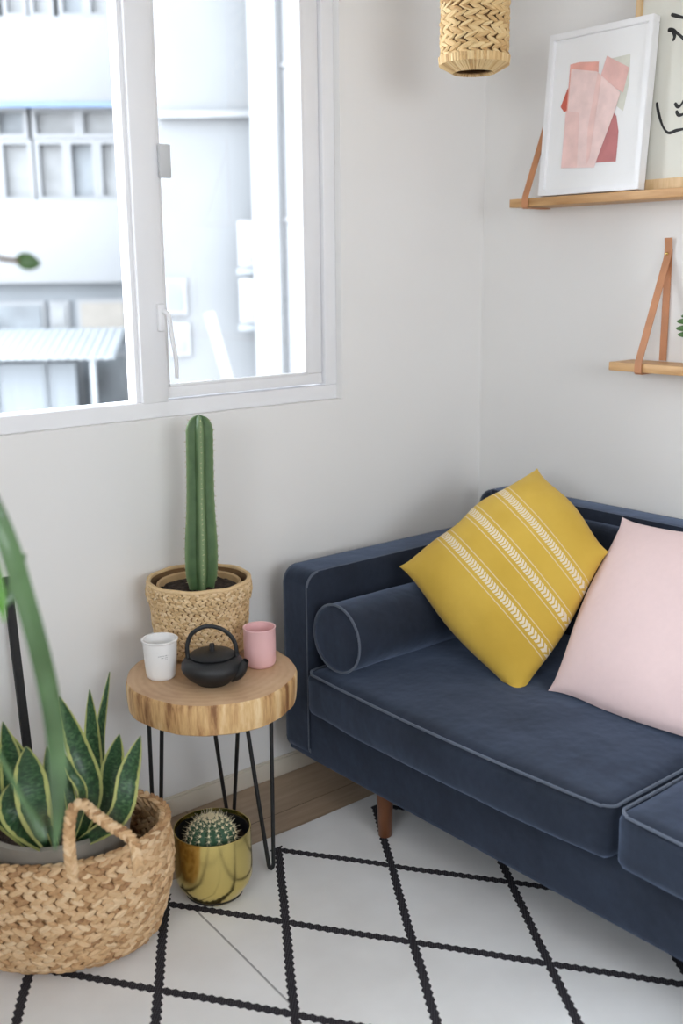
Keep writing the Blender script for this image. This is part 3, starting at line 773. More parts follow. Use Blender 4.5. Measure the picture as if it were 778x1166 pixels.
# ------------------------------------------------------------------ brass pot with ball cactus
GC = Vector((-1.368, -.416, .0076))
gp = thing('potted_ball_cactus', 'round spiny cactus in a shiny brass pot under the side table', 'plant', GC)
obj('pot', lathe([(0, .0), (.052, .0), (.058, .002), (.066, .010), (.088, .044), (.093, .058), (.0945, .085), (.0930, .178), (.0925, .181), (.0905, .181), (.0900, .178), (.0900, .060), (.060, .012), (0, .01)], 96, GC), M['brass'], gp)
obj('inner_pot', lathe([(.070, .012), (.0885, .168), (.0895, .171), (.0870, .171), (.0840, .130)], 64, GC), M['black_metal'], gp)
obj('soil', soil(GC, .0855, GC.z+.140, .004), M['soil'], gp)
def ball():
    bm = BM(); sp = BM(); R = .059; c = GC+Vector((-.002, .003, .150)); nr = 14; n = nr*8; rows = 30; prev = None
    for k in range(rows+1):
        ph = PI*.5-(PI*.86)*k/rows; row = []
        for i in range(n):
            a = 2*PI*i/n; w = abs(math.cos(nr*a/2)); rr = R*(1-.10*(1-w)*math.cos(ph)); 
            row.append(bm.verts.new(c+Vector((rr*math.cos(ph)*math.cos(a), rr*math.cos(ph)*math.sin(a), rr*.92*math.sin(ph)-.004*math.exp(-(k/3)**2)))))
        if prev:
            for i in range(n): j = (i+1) % n; bm.faces.new((prev[i], row[i], row[j], prev[j]))
        prev = row
    for r_ in range(nr):
        a = 2*PI*r_/nr
        for k in range(9):
            ph = PI*.48-(PI*.62)*k/8.5; ph += .03*(r_ % 2)
            nd = Vector((math.cos(ph)*math.cos(a), math.cos(ph)*math.sin(a), math.sin(ph))); p = c+Vector((nd.x*R, nd.y*R, nd.z*R*.92))
            m = Matrix.Translation(p) @ Matrix.Scale(.0032, 4); sphere_into(sp, m, 6, 4)
            t1 = nd.orthogonal().normalized(); t2 = nd.cross(t1)
            for q in range(7):
                b = 2*PI*q/7+random.random(); L = random.uniform(.009, .014)
                d = (nd*random.uniform(.25, .9)+t1*math.cos(b)+t2*math.sin(b)).normalized()
                tube([p, p+d*L], [.00045, .00018], 3, bm=sp)
            tube([p, p+(nd+t1*random.uniform(-.3, .3)+t2*random.uniform(-.3, .3)).normalized()*.017], [.0008, .0003], 3, bm=sp)
    o = obj('cactus_body', bm, M['ball'], gp); s = obj('spines', sp, M['spine'], o, smooth=False); s['kind'] = 'stuff'
ball()

# ------------------------------------------------------------------ big seagrass basket + snake plant
BC = Vector((-1.735, -.328, .0125)); AX = -YAW
BH = .279; EC = .70
def bprof(t):
    z = t*BH
    r = .214+.052*math.sin(min(1, t*1.25)*PI/2)-.010*max(0, t-.7)/.3
    if t < .12: r -= .036*(1-t/.12)**1.6
    return r, z
def bP_factory():
    fn0, P0 = cyl_fn(bprof, BC, EC, AX)
    def P(a, t):
        p = P0(a, t)
        p.z += (t**2)*(.006*math.cos(2*a)+.002) 
        return p
    def fn(a, t):
        p = P(a, t); tg = (P(a+.01, t)-p).normalized(); up = (P(a, min(1, t+.01))-P(a, max(0, t-.01))).normalized(); nr = tg.cross(up).normalized()
        return p, tg, up, nr
    return fn, P
fnb, Pb = bP_factory()
bask = thing('seagrass_basket', 'large chunky woven basket with looped handles holding the snake plant', 'basket', BC)
bm = BM(); petals(bm, fnb, 26, 60, .0335, .0165, .0135, .50)
def fni(a, t):
    p, tg, up, nr = fnb(a, .25+.75*t); return p-nr*.009, tg, up, -nr
petals(bm, fni, 20, 46, .038, .016, .010, .5)
# plaited rim
for i in range(70):
    a = 2*PI*i/70; p, tg, up, nr = fnb(a, 1.0)
    for sg in (1, -1):
        d = (tg+nr*.55*sg+up*.1).normalized(); e = up; n2 = d.cross(e); c = p+up*.004+nr*.004*sg
        m4 = Matrix(((e.x*.006, n2.x*.007, d.x*.016, c.x), (e.y*.006, n2.y*.007, d.y*.016, c.y), (e.z*.006, n2.z*.007, d.z*.016, c.z), (0, 0, 0, 1))); sphere_into(bm, m4, 6, 6)
bb_ = obj('basket_body', bm, M['hyacinth'], bask)
obj('basket_core', shell_from(Pb, .005, n=80), M['under'], bb_)
def braid(path, r, name, parent, mat, strands=3, wid=1.0, turn=.022):
    P = catmull(path, 12); bm = BM(); Ls = [0]
    for a, b in zip(P, P[1:]): Ls.append(Ls[-1]+(b-a).length)
    L = Ls[-1]; k = int(L/(turn*.5))
    def at_(s):
        for i in range(len(Ls)-1):
            if Ls[i+1] >= s: q = (s-Ls[i])/max(1e-9, Ls[i+1]-Ls[i]); return P[i].lerp(P[i+1], q), (P[i+1]-P[i]).normalized()
        return P[-1], (P[-1]-P[-2]).normalized()
    nr = Vector((CAM.x-BC.x, CAM.y-BC.y, .3)).normalized()
    for i in range(k):
        s = L*(i+.5)/k; p, t = at_(s); sd = t.cross(nr).normalized(); nn = sd.cross(t).normalized()
        for side in (1, -1):
            for front in (1, -1):
                sg = 1 if (i % 2) else -1
                if sg*front*side < 0 and random.random() < .0: continue
                d = (t+sd*.75*side*1).normalized(); c = p-sd*side*r*.15*wid*-1+nn*front*r*.28+t*(turn*.25 if side > 0 else 0)
                e = d.cross(nn).normalized()
                m4 = Matrix(((e.x*r*.52, nn.x*r*.6, d.x*r*1.25, c.x), (e.y*r*.52, nn.y*r*.6, d.y*r*1.25, c.y), (e.z*r*.52, nn.z*r*.6, d.z*r*1.25, c.z), (0, 0, 0, 1))); sphere_into(bm, m4, 8, 6)
    o = obj(name, bm, mat, parent); obj('handle_core', tube(P, r*.55, 8), M['under'], o); return o
dB = 2.06
hpath = [at(84, 1000, dB-.0), at(80, 975, dB-.02), at(79, 945, dB-.015), at(83, 923, dB-.005), at(94, 917, dB+.01), at(108, 927, dB+.03), at(126, 940, dB+.045), at(144, 951, dB+.05), at(153, 963, dB+.04), at(157, 985, dB+.03)]
hpath = [Vector(p) for p in hpath]
braid(hpath, .0125, 'handle', bask, M['hyacinth'])
cen = Vector((BC.x, BC.y, 0))
hp2 = [Vector((2*cen.x-p.x-.03, min(-.035, 2*cen.y-p.y-.03), BH-.01+(p.z-BH)*.25)) for p in hpath]
braid(hp2, .0125, 'handle', bask, M['hyacinth'])

SPc = Vector((-1.722, -.338, .026))
sp = thing('potted_snake_plant', 'snake plant with yellow-edged leaves in a grey pot inside the big basket', 'plant', SPc)
obj('pot', lathe([(0, 0), (.115, 0), (.125, .01), (.158, .255), (.166, .290), (.168, .298), (.160, .303), (.152, .298), (.149, .26), (.10, .02), (0, .02)], 72, SPc), M['concrete'], sp)
obj('soil', soil(SPc, .1515, SPc.z+.255, .005), M['soil'], sp)
def leaf(path, width, mat, parent, name='leaf', curl=.35, face=None, twist=0, tipw=.0, n=26, m=8, th=.0022, prof=None, wave=0):
    P = catmull(path, max(2, n//(len(path)-1))); k = len(P); bm = BM(); uvl = bm.loops.layers.uv.new('UVMap'); F = []; Bk = []
    for i, p in enumerate(P):
        t = i/(k-1); tn = (P[min(k-1, i+1)]-P[max(0, i-1)]).normalized()
        v = (face or (CAM-p)).normalized(); v = (v-tn*v.dot(tn)).normalized()
        s = tn.cross(v).normalized(); an = twist*(t-.4); s, v = s*math.cos(an)+v*math.sin(an), v*math.cos(an)-s*math.sin(an)
        w = (prof(t) if prof else (.42+.58*math.sin(min(1, t/.5)*PI/2))*(1 if t < .55 else math.cos((t-.55)/.45*PI/2)**.8))*width/2
        w = max(w, .0008)
        ra, rb = [], []
        for j in range(m+1):
            x = 2*j/m-1; q = p+s*x*w+v*(-curl*w*(1-x*x)+(wave*math.sin(t*17+x*2)*abs(x) if wave else 0))
            ra.append((bm.verts.new(q+v*th*.5), j/m, t)); rb.append((bm.verts.new(q-v*th*.5), j/m, t))
        F.append(ra); Bk.append(rb)
    def face_(q):
        f = bm.faces.new([x[0] for x in q])
        for l, x in zip(f.loops, q): l[uvl].uv = (x[1], x[2])
    for i in range(k-1):
        for j in range(m):
            face_([F[i][j], F[i][j+1], F[i+1][j+1], F[i+1][j]]); face_([Bk[i][j], Bk[i+1][j], Bk[i+1][j+1], Bk[i][j+1]])
        face_([F[i][0], F[i+1][0], Bk[i+1][0], Bk[i][0]]); face_([F[i][m], Bk[i][m], Bk[i+1][m], F[i+1][m]])
    for e in (0, k-1):
        for j in range(m): face_([F[e][j], Bk[e][j], Bk[e][j+1], F[e][j+1]])
    return obj(name, bm, mat, parent)
# (pixel path base->tip, depth base, depth tip, width px, curl, twist)
LV = [
 ([(48, 975), (42, 930), (34, 885), (30, 850)], 2.10, 2.02, 35, .35, .2),
 ([(30, 985), (20, 915), (13, 868), (3, 822)], 2.13, 2.04, 25, .5, -.4),
 ([(46, 960), (28, 942), (13, 918), (12, 892)], 2.11, 2.05, 30, .45, .4),
 ([(58, 975), (57, 930), (56, 885), (53, 850)], 2.16, 2.10, 15, .3, 0),
 ([(112, 960), (104, 905), (88, 850), (68, 793)], 2.17, 2.10, 25, .35, .5),
 ([(104, 950), (94, 908), (82, 880), (70, 853)], 2.10, 2.02, 11, .5, .6),
 ([(104, 975), (106, 900), (105, 845), (102, 785)], 2.28, 2.24, 19, .35, .3),
 ([(112, 975), (113, 900), (113, 840), (125, 765)], 2.30, 2.30, 13, .45, .6),
 ([(112, 975), (120, 915), (129, 870), (136, 836)], 2.20, 2.16, 24, .35, -.2),
 ([(122, 985), (134, 930), (147, 880), (160, 838)], 2.14, 2.10, 24, .35, .2),
 ([(84, 985), (82, 930), (78, 895), (72, 868)], 2.18, 2.16, 12, .4, 0),
 ([(42, 975), (40, 925), (24, 870), (4, 828)], 2.26, 2.26, 22, .35, .3),
 ([(136, 985), (140, 925), (146, 900), (150, 880)], 2.16, 2.13, 15, .3, .1),
 ([(66, 985), (48, 960), (40, 935), (45, 905)], 2.24, 2.2, 24, .3, .1),
 ([(20, 985), (-2, 920), (-12, 870), (-18, 825)], 2.20, 2.16, 28, .4, .3),
]
for path, d0, d1, w, cu, tw in LV:
    k = len(path); pts = [at(x, y, d0+(d1-d0)*i/(k-1)) for i, (x, y) in enumerate(path)]
    # keep the base in the soil
    b = pts[0]; dxy = Vector((b.x-SPc.x, b.y-SPc.y)); 
    if dxy.length > .10: dxy *= .10/dxy.length
    pts[0] = Vector((SPc.x+dxy.x, SPc.y+dxy.y, SPc.z+.258))
    leaf(pts, w*d0/FPX*1.08, M['snake'], sp, 'leaf', cu, None, tw)

# ------------------------------------------------------------------ leaning black bar
def bar():
    a = on(37, 900, 1, -.085); b = on(7.5, 657, 1, -.012)
    d = (a-b).normalized(); a = b+d*((b.z-.004)/-d.z); s = Vector((1, 0, 0))*.0105; v = Vector((0, 1, 0))*.006
    bm = BM(); A = [bm.verts.new(a+s*x+v*y) for x, y in ((-1, -1), (1, -1), (1, 1), (-1, 1))]; B = [bm.verts.new(b+s*x+v*y) for x, y in ((-1, -1), (1, -1), (1, 1), (-1, 1))]
    bm.faces.new(A); bm.faces.new(B[::-1])
    for i in range(4): bm.faces.new((A[i], B[i], B[(i+1) % 4], A[(i+1) % 4]))
    bmesh.ops.bevel(bm, geom=bm.edges[:], offset=.0015, segments=2, affect='EDGES')
    tag(obj('metal_bar', bm, M['black_metal']), 'slim black bar leaning on the window wall behind the snake plant', 'bar')
bar()

# ------------------------------------------------------------------ foreground plant (its pot stands left of the view)
FP = Vector((-2.32, -.78, .008))
fp = thing('potted_foliage_plant', 'tall leafy plant with a long drooping strap leaf at the left edge', 'plant', FP)
obj('pot', lathe([(0, 0), (.09, 0), (.10, .01), (.13, .24), (.135, .25), (.128, .252), (.122, .24), (.09, .02), (0, .02)], 56, FP), M['white_ceramic'], fp)
obj('soil', soil(FP, .123, FP.z+.22, .004), M['soil'], fp)
top = Vector((-2.20, -1.05, 1.12))
obj('stem', tube(catmull([FP+Vector((0, 0, .2)), FP+Vector((.02, -.04, .6)), top], 8), [.014-.0004*i for i in range(17)], 10), M['stem_brown'], fp)
lp = [top, at(-60, 470, 1.34), at(-14, 560, 1.30), at(8, 615, 1.30), at(28, 680, 1.32), at(47, 750, 1.34), at(60, 815, 1.37), at(66, 870, 1.39), at(66, 920, 1.41), at(62, 968, 1.42)]
leaf(lp, .0255, M['green_leaf'], fp, 'strap_leaf', .25, None, .7, n=54, prof=lambda t: (.30+.70*min(1, t/.35))*(1 if t < .72 else math.cos((t-.72)/.28*PI/2)**.7), wave=.002)
leaf([top, at(-20, 820, 1.40), at(20, 900, 1.43), at(40, 935, 1.44), at(50, 957, 1.44)], .015, M['green_leaf'], fp, 'leaf', .3, None, .4, prof=lambda t: .5 if t < .6 else .5+.5*math.sin((t-.6)/.4*PI) if t < .98 else .2)
leaf([top, at(-30, 600, 1.36), at(-10, 640, 1.36), at(-1, 675, 1.36), at(5, 709, 1.36)], .018, M['bright_leaf'], fp, 'leaf', .4, None, .2)
leaf([top, at(-30, 690, 1.42), at(5, 685, 1.42), at(19, 655, 1.42), at(24, 630, 1.42)], .018, M['green_leaf'], fp, 'leaf', .3, None, .2, prof=lambda t: .5 if t < .5 else 1-.2*t)
st1 = [top, at(-70, 350, 1.34), at(-25, 285, 1.32), at(0, 294, 1.31), at(22, 297.5, 1.31)]
obj('stem', tube(catmull(st1, 8), .0030, 8), M['stem_brown'], fp)
leaf([at(19, 297, 1.31), at(27, 297, 1.31), at(36, 299, 1.31), at(46, 300, 1.31)], .021, M['dark_leaf'], fp, 'leaf', .3, None, .2, prof=lambda t: math.sin(min(1, t*.92+.08)*PI)**.6, th=.003)
for k in range(4):
    a = 2.2+k*.75; q = [top, top+Vector((.12*math.cos(a), .12*math.sin(a), .16)), top+Vector((.30*math.cos(a), .30*math.sin(a), .17)), top+Vector((.42*math.cos(a), .42*math.sin(a), -.02))]
    leaf(q, .05, M['green_leaf'], fp, 'strap_leaf', .25, Vector((0, 0, 1)), .2)

# ------------------------------------------------------------------ wall shelves
def shelf(name, label, y0, y1, z0, z1, dep, ys, strap_h):
    e = thing(name, label, 'shelf', (-.001, y0, z0), 'leather strap shelves on the right wall')
    obj('board', bx(-dep, -.002, y1, y0, z0, z1, bevel=.0025), M['oak'], e)
    for yy in ys:
        w = .011; t = .0028
        def ribbon(pts, bm):
            P = [Vector(p) for p in pts]; prev = None
            for i, p in enumerate(P):
                tn = (P[min(len(P)-1, i+1)]-P[max(0, i-1)]).normalized(); nn = Vector((tn.z, 0, -tn.x))
                ring = [bm.verts.new(p+Vector((0, s*w, 0))+nn*t*.5*q) for s, q in ((-1, -1), (1, -1), (1, 1), (-1, 1))]
                if prev:
                    for k in range(4): bm.faces.new((prev[k], prev[(k+1) % 4], ring[(k+1) % 4], ring[k]))
                else: bm.faces.new(ring)
                prev = ring
            bm.faces.new(prev[::-1])
        bm = BM(); zt_ = z1+strap_h; d = dep+.003
        ribbon([(-.0035, yy, zt_), (-.0035, yy, z1+.002)], bm)                      # along the wall
        ribbon([(-.010, yy, zt_+.030), (-.006, yy, zt_+.005), (-.008, yy, zt_-.02), (-d, yy, z1+.004), (-d-.001, yy, z1-.004), (-d-.001, yy, z0), (-d+.004, yy, z0-.004), (-.02, yy, z0-.0035)], bm)
        s = obj('strap', bm, M['leather'], e)
        m = Matrix.Translation((-.0125, yy, zt_-.012)) @ Matrix.Scale(.0042, 4); b2 = BM(); sphere_into(b2, m, 12, 8)
        obj('rivet', b2, M['brass'], s)
    return e
shelf('wall_shelf', 'upper oak shelf on leather straps carrying two framed prints', -.212, -1.40, 1.669, 1.693, .12, (-.276, -1.32), .30)
shelf('wall_shelf', 'lower oak shelf on tan leather straps, carrying a small leafy plant', -.590, -1.70, 1.212, 1.236, .115, (-.690, -1.6), .305)

# framed print 1 (white frame), leaning
def leaning(e, x_b, x_t, z_b, z_t):
    """returns mapper (y, h, d) -> world: h = height along the picture, d = distance in front of its face"""
    L = Vector((x_t-x_b, 0, z_t-z_b)); Ln = L.length; up = L/Ln; nr = Vector((-up.z, 0, up.x)); nr = nr if nr.x < 0 else -nr
    base = Vector((x_b, 0, z_b)); return (lambda y, h, d: base+up*h+nr*d+Vector((0, y, 0))), Ln
def mbox(bm, mp, y0, y1, h0, h1, d0, d1, bev=0):
    vs = [bm.verts.new(mp(y, h, d)) for y in (y0, y1) for h in (h0, h1) for d in (d0, d1)]
    fs = [bm.faces.new([vs[i] for i in q]) for q in ((0, 1, 3, 2), (4, 6, 7, 5), (0, 4, 5, 1), (2, 3, 7, 6), (0, 2, 6, 4), (1, 5, 7, 3))]
    if bev: bmesh.ops.bevel(bm, geom=list({e for f in fs for e in f.edges}), offset=bev, segments=2, affect='EDGES')
def mpoly(bm, mp, pts, d, t=.0004, mi=0):
    a = [bm.verts.new(mp(y, h, d)) for y, h in pts]; b = [bm.verts.new(mp(y, h, d+t)) for y, h in pts]
    fs = [bm.faces.new(a), bm.faces.new(b[::-1])]; n = len(a)
    for i in range(n): fs.append(bm.faces.new((a[i], b[i], b[(i+1) % n], a[(i+1) % n])))
    for f in fs: f.material_index = mi
def inv(mp, px, py, d):
    """where the picture plane is met by the sight line through a photo point -> (y, h)"""
    o = mp(0, 0, d); uh = (mp(0, 1, d)-o); nr = (mp(0, 0, d+1)-o); r_ = ray(px, py); t = (o-CAM).dot(nr)/r_.dot(nr); q = CAM+r_*t-o
    return (q.y, q.dot(uh))
F1 = thing('picture_frame', 'white framed pink abstract watercolour leaning on the upper shelf', 'picture', (-.10, -.48, 1.694))
mp, _ = leaning(F1, -.083, -.050, 1.6945, 2.14)
FD = .030
c_bl = inv(mp, 610.2, 222.5, FD); c_br = inv(mp, 725.7, 214.4, FD); c_tl = inv(mp, 628.6, 41.4, FD); c_tr = inv(mp, 746.5, 13, FD)
yl = (c_bl[0]+c_tl[0])/2; yr = (c_br[0]+c_tr[0])/2; ht = (c_tl[1]+c_tr[1])/2; fw_ = .017
bm = BM()
mbox(bm, mp, yl, yr, 0, fw_, 0, FD, .0015); mbox(bm, mp, yl, yr, ht-fw_, ht, 0, FD, .0015)
mbox(bm, mp, yl, yl-fw_, fw_, ht-fw_, 0, FD, .0015); mbox(bm, mp, yr, yr+fw_, fw_, ht-fw_, 0, FD, .0015)
obj('frame', bm, M['white_lacquer'], F1)
bm = BM(); mbox(bm, mp, yl-fw_*.8, yr+fw_*.8, fw_*.8, ht-fw_*.8, .004, .018); art = obj('print', bm, M['paper'], F1, smooth=False)
def shape(pxs, mi, d, bm, k=1): mpoly(bm, mp, [inv(mp, x, y, d) for x, y in pxs], d, .0003, mi)
bm = BM(); d0 = .0184
mats = [M[k] for k in ('p1', 'p2', 'p3', 'p4', 'p5', 'p6', 'p7')]
c3 = lambda X, Y: (480+X/2.611, Y/2.611)
shape([c3(548, 178), c3(622, 160), c3(618, 245), c3(600, 330), c3(560, 300)], 5, d0, bm)
shape([c3(436, 262), c3(446, 330), c3(424, 332), c3(414, 318)], 4, d0+.0003, bm)
shape([c3(568, 330), c3(580, 345), c3(586, 390), c3(582, 440), c3(578, 480), c3(518, 484), c3(524, 440), c3(545, 380)], 3, d0+.0004, bm)
shape([c3(552, 166), c3(618, 200), c3(600, 275), c3(530, 236)], 0, d0+.0008, bm)
shape([c3(443, 192), c3(470, 185), c3(528, 183), c3(524, 260), c3(505, 345), c3(450, 345), c3(432, 330)], 1, d0+.0012, bm)
shape([c3(446, 205), c3(522, 212), c3(592, 275), c3(575, 330), c3(518, 484), c3(514, 498), c3(415, 500), c3(422, 440), c3(436, 320)], 6, d0+.0016, bm)
shape([c3(430, 330), c3(470, 335), c3(462, 498), c3(415, 500)], 2, d0+.0020, bm)
shape([c3(525, 215), c3(535, 230), c3(520, 330), c3(500, 470), c3(490, 490), c3(495, 380)], 2, d0+.0024, bm)
obj('watercolour', bm, mats, art, smooth=False)

# framed print 2 (oak frame)
F2 = thing('picture_frame', 'oak framed line drawing in black brush strokes behind the white frame', 'picture', (-.06, -.85, 1.694))
mp2, _ = leaning(F2, -.050, -.018, 1.6945, 2.30)
FD2 = .022; l2 = inv(mp2, 724.5, 5, FD2)[0]; r2 = l2-.46; h2 = .62; w2 = .027
print('frame2', l2, inv(mp2, 778, 203, FD2), inv(mp, 740, 100, FD), yl, yr, ht)
bm = BM(); mbox(bm, mp2, l2, r2, 0, w2, 0, FD2, .001); mbox(bm, mp2, l2, r2, h2-w2, h2, 0, FD2, .001); mbox(bm, mp2, l2, l2-w2*.72, w2, h2-w2, 0, FD2, .001); mbox(bm, mp2, r2, r2+w2*.72, w2, h2-w2, 0, FD2, .001)
obj('frame', bm, M['oak_light'], F2)
bm = BM(); mbox(bm, mp2, l2-w2*.6, r2+w2*.6, w2*.8, h2-w2*.8, .004, .016); art2 = obj('print', bm, M['cream'], F2, smooth=False)
c8 = lambda X, Y: (678+X/4.86, Y/4.86)
bm = BM(); dd = .0164
def stroke(pp, w, bm):
    pts = [inv(mp2, x, y, dd) for x, y in pp]; pts = [Vector((a, b, 0)) for a, b in pts]; P = catmull(pts, 6); Lf = []; Rt = []; n = len(P)
    for i, p in enumerate(P):
        t = (P[min(n-1, i+1)]-P[max(0, i-1)]).normalized(); s = Vector((-t.y, t.x, 0)); ww = w*.72*(.9+.2*math.sin(i*.35))*(.6 if i in (0, n-1) else 1)
        Lf.append((p+s*ww)[:2]); Rt.append((p-s*ww)[:2])
    bm = BM(); mpoly(bm, mp2, Lf+Rt[::-1], dd, .0003); obj('brush_stroke', bm, M['ink'], art2, smooth=False)
stroke([c8(420, 80), c8(450, 88), c8(500, 100), c8(560, 105)], .006, bm)
stroke([c8(402, 165), c8(430, 168), c8(455, 185), c8(500, 222)], .007, bm)
stroke([c8(430, 172), c8(440, 200), c8(430, 228)], .006, bm)
stroke([c8(340, 566), c8(352, 630), c8(375, 700), c8(405, 735), c8(450, 722), c8(500, 712), c8(560, 700)], .0055, bm)
stroke([c8(440, 570), c8(458, 590), c8(475, 580), c8(500, 540)], .006, bm)
stroke([c8(448, 612), c8(462, 636), c8(490, 630), c8(520, 600)], .006, bm)

# little plant on the lower shelf, mostly right of the view
q = on(776, 372, 0, -.058)
TP = Vector((-.062, -.900, 1.237))
tp = thing('potted_shelf_plant', 'small dark green leafy plant at the right edge of the lower shelf', 'plant', TP)
obj('pot', lathe([(0, 0), (.032, 0), (.042, .075), (.044, .08), (.040, .08), (.036, .06), (0, .06)], 32, TP), M['white_ceramic'], tp)
obj('soil', soil(TP, .0365, TP.z+.066, .002, n=24), M['soil'], tp)
c0 = TP+Vector((0, 0, .07))
for (px, py) in ((771, 366), (770, 374), (772, 381), (776, 360)):
    tip = on(px, py, 0, -.075); b = tip+Vector((0.004, -.035, -.004))
    obj('stem', tube([c0, (c0+b)/2+Vector((0, 0, .02)), b], .0009, 5), M['dark_leaf'], tp)
    leaf([b, b.lerp(tip, .4)+Vector((0, 0, .003)), tip], .017, M['dark_leaf'], tp, 'leaf', .3, Vector((-.9, -.3, .5)), 0, n=10, prof=lambda t: math.sin(min(1, t*.9+.1)*PI)**.6)
for k in range(14):
    a = random.uniform(0, 2*PI); b = c0+Vector((.03*math.cos(a), -.02+.035*math.sin(a), random.uniform(.02, .09))); tip = b+Vector((.022*math.cos(a), .026*math.sin(a), -.005))
    if tip.y > -.862: tip.y = -.862
    tip.x = min(tip.x, -.008); b.x = min(b.x, -.010)
    obj('stem', tube([c0, (c0+b)/2, b], .0009, 5), M['dark_leaf'], tp)
    leaf([b, (b+tip)/2+Vector((0, 0, .003)), tip], .018, M['dark_leaf'], tp, 'leaf', .3, Vector((-.6, -.3, .7)), 0, n=10, prof=lambda t: math.sin(min(1, t*.9+.1)*PI)**.6)

# ------------------------------------------------------------------ pendant lamp
LY = -.42; lb = on(540, 78, 1, LY); LC = Vector((lb.x, LY, 0))
e0 = on(501.5, 35, 1, LY); e1 = on(580.5, 35, 1, LY)
dpt = (LC+Vector((0, 0, 2.05))-CAM).dot(_f); LR = 39.5*dpt/FPX
zb = on(540, 84, 1, LY).z+.004
lamp = thing('pendant_lamp', 'woven straw cylinder pendant lamp hanging near the room corner', 'lamp', (LC.x, LC.y, zb))
print('lamp', LC, LR, zb, dpt)
LH = .34
zs = on(540, 66, 1, LY).z-.008
def lprof(t): return LR-.006, zs+.004+t*(LH)
lfn, LP = cyl_fn(lprof, LC)
bm = BM(); petals(bm, lfn, 27, 19, .040, .0132, .009, .38, .22)
for i in range(66):  # tapered lower collar of upright strands
    a = 2*PI*i/66; r1, r2_ = LR-.002, LR*.60
    p1 = Vector((LC.x+r1*math.cos(a), LC.y+r1*math.sin(a), zs+.010)); pm_ = Vector((LC.x+r1*.99*math.cos(a), LC.y+r1*.99*math.sin(a), zs-.006)); p2 = Vector((LC.x+r2_*math.cos(a+.02), LC.y+r2_*math.sin(a+.02), zb))
    p3 = Vector((LC.x+r2_*.93*math.cos(a+.02), LC.y+r2_*.93*math.sin(a+.02), zb+.004))
    tube([p1, pm_, p2, p3], [.006, .0063, .0042, .003], 6, bm=bm)
sh = obj('lamp_shade', bm, M['hyacinth_lamp'], lamp)
obj('shade_core', lathe([(LR*.58, zb+.004), (LR-.012, zs), (LR-.010, zs+LH), (LR-.014, zs+LH), (LR-.016, zs), (LR*.55, zb+.006)], 48, (LC.x, LC.y, 0), closed=True), M['under'], sh)
obj('bulb', lathe([(0, zb+.05), (.02, zb+.055), (.03, zb+.08), (.02, zb+.11), (.014, zb+.13), (.014, zb+.17), (0, zb+.17)], 24, (LC.x, LC.y, 0)), M['frost'], lamp)
bm = tube([(LC.x, LC.y, zb+.165), (LC.x, LC.y, CZ-.02)], .003, 8)
for k in range(3):
    a = 2*PI*k/3; tube([(LC.x, LC.y, zs+LH-.004), (LC.x+(LR-.012)*math.cos(a), LC.y+(LR-.012)*math.sin(a), zs+LH-.004)], .002, 6, bm=bm)
obj('cord', bm, M['cord'], lamp)
obj('ceiling_rose', lathe([(0, CZ-.03), (.03, CZ-.028), (.045, CZ-.001), (0, CZ-.001)], 32, (LC.x, LC.y, 0)), M['white_lacquer'], lamp)

# ------------------------------------------------------------------ outside
hf = Vector((_f.x, _f.y, 0)).normalized(); hr = Vector((_r.x, _r.y, 0)).normalized()
def ext(name, label, cat, D, cx, rot=0.0):
    e = thing(name, label, cat); e.location = (CAM.x+hf.x*D+hr.x*cx, CAM.y+hf.y*D+hr.y*cx, 0); e.rotation_euler = (0, 0, -YAW+rot); return e
def part(name, bm, mat, e, parent=None, **k):
    o = obj(name, bm, mat, None, **k); o.parent = parent or e; return o
A = ext('apartment_building', 'white apartment block with rows of windows seen through the left pane', 'building', 17.5, -8.5, .05)
# local: x right, y away from the window; facade at y=0
ZB = -7
part('wall', bx(-6, 5.9, .5, 6, ZB, 12), M['ext_white'], A, smooth=False)
for (z0, z1) in ((4.05, 5.30), (1.30, 2.60), (7.0, 8.2), (-2.6, -1.6)):
    part('parapet', bx(-6, 5.9, -.15, .5, z0, z1, bevel=.03), M['ext_white'], A)
part('ledge_line', bx(-6, 5.9, -.19, -.15, 3.98, 4.06), M['ext_blue'], A, smooth=False)
def fwin(px0, px1, z0, z1, mt, fw=.07):
    x0, x1 = 2.86+px0/69, 2.86+px1/69; fr = BM()
    box(fr, x0-fw, x1+fw, .10, .5, z0-fw, z0); box(fr, x0-fw, x1+fw, .10, .5, z1, z1+fw); box(fr, x0-fw, x0, .10, .5, z0, z1); box(fr, x1, x1+fw, .10, .5, z0, z1)
    f = part('window', fr, M['ext_white'], A, smooth=False)
    part('pane', bx(x0-.01, x1+.01, .25, .30, z0-.01, z1+.01), M[mt], A, f, smooth=False)
c_, p_ = 'ext_pane2', 'ext_pane'
for k in range(-2, 1):   # repeats beyond the left edge of the pane
    o_ = k*160
    for (a, b, m_) in ((3, 23, p_), (38, 54, c_), (66, 82, c_), (97, 118, p_), (127, 148, c_)): fwin(o_+a, o_+b, 5.40, 6.9, m_)
    for (a, b, m_) in ((-6, 13, p_), (22, 49, c_), (61, 86, c_), (96, 119, p_), (129, 143, c_)): fwin(o_+a, o_+b, 2.66, 3.47, m_)
    for (a, b, m_) in ((-4, 9, c_), (20, 46, p_), (60, 101, c_), (111, 143, c_)): fwin(o_+a, o_+b, 3.62, 3.95, m_)
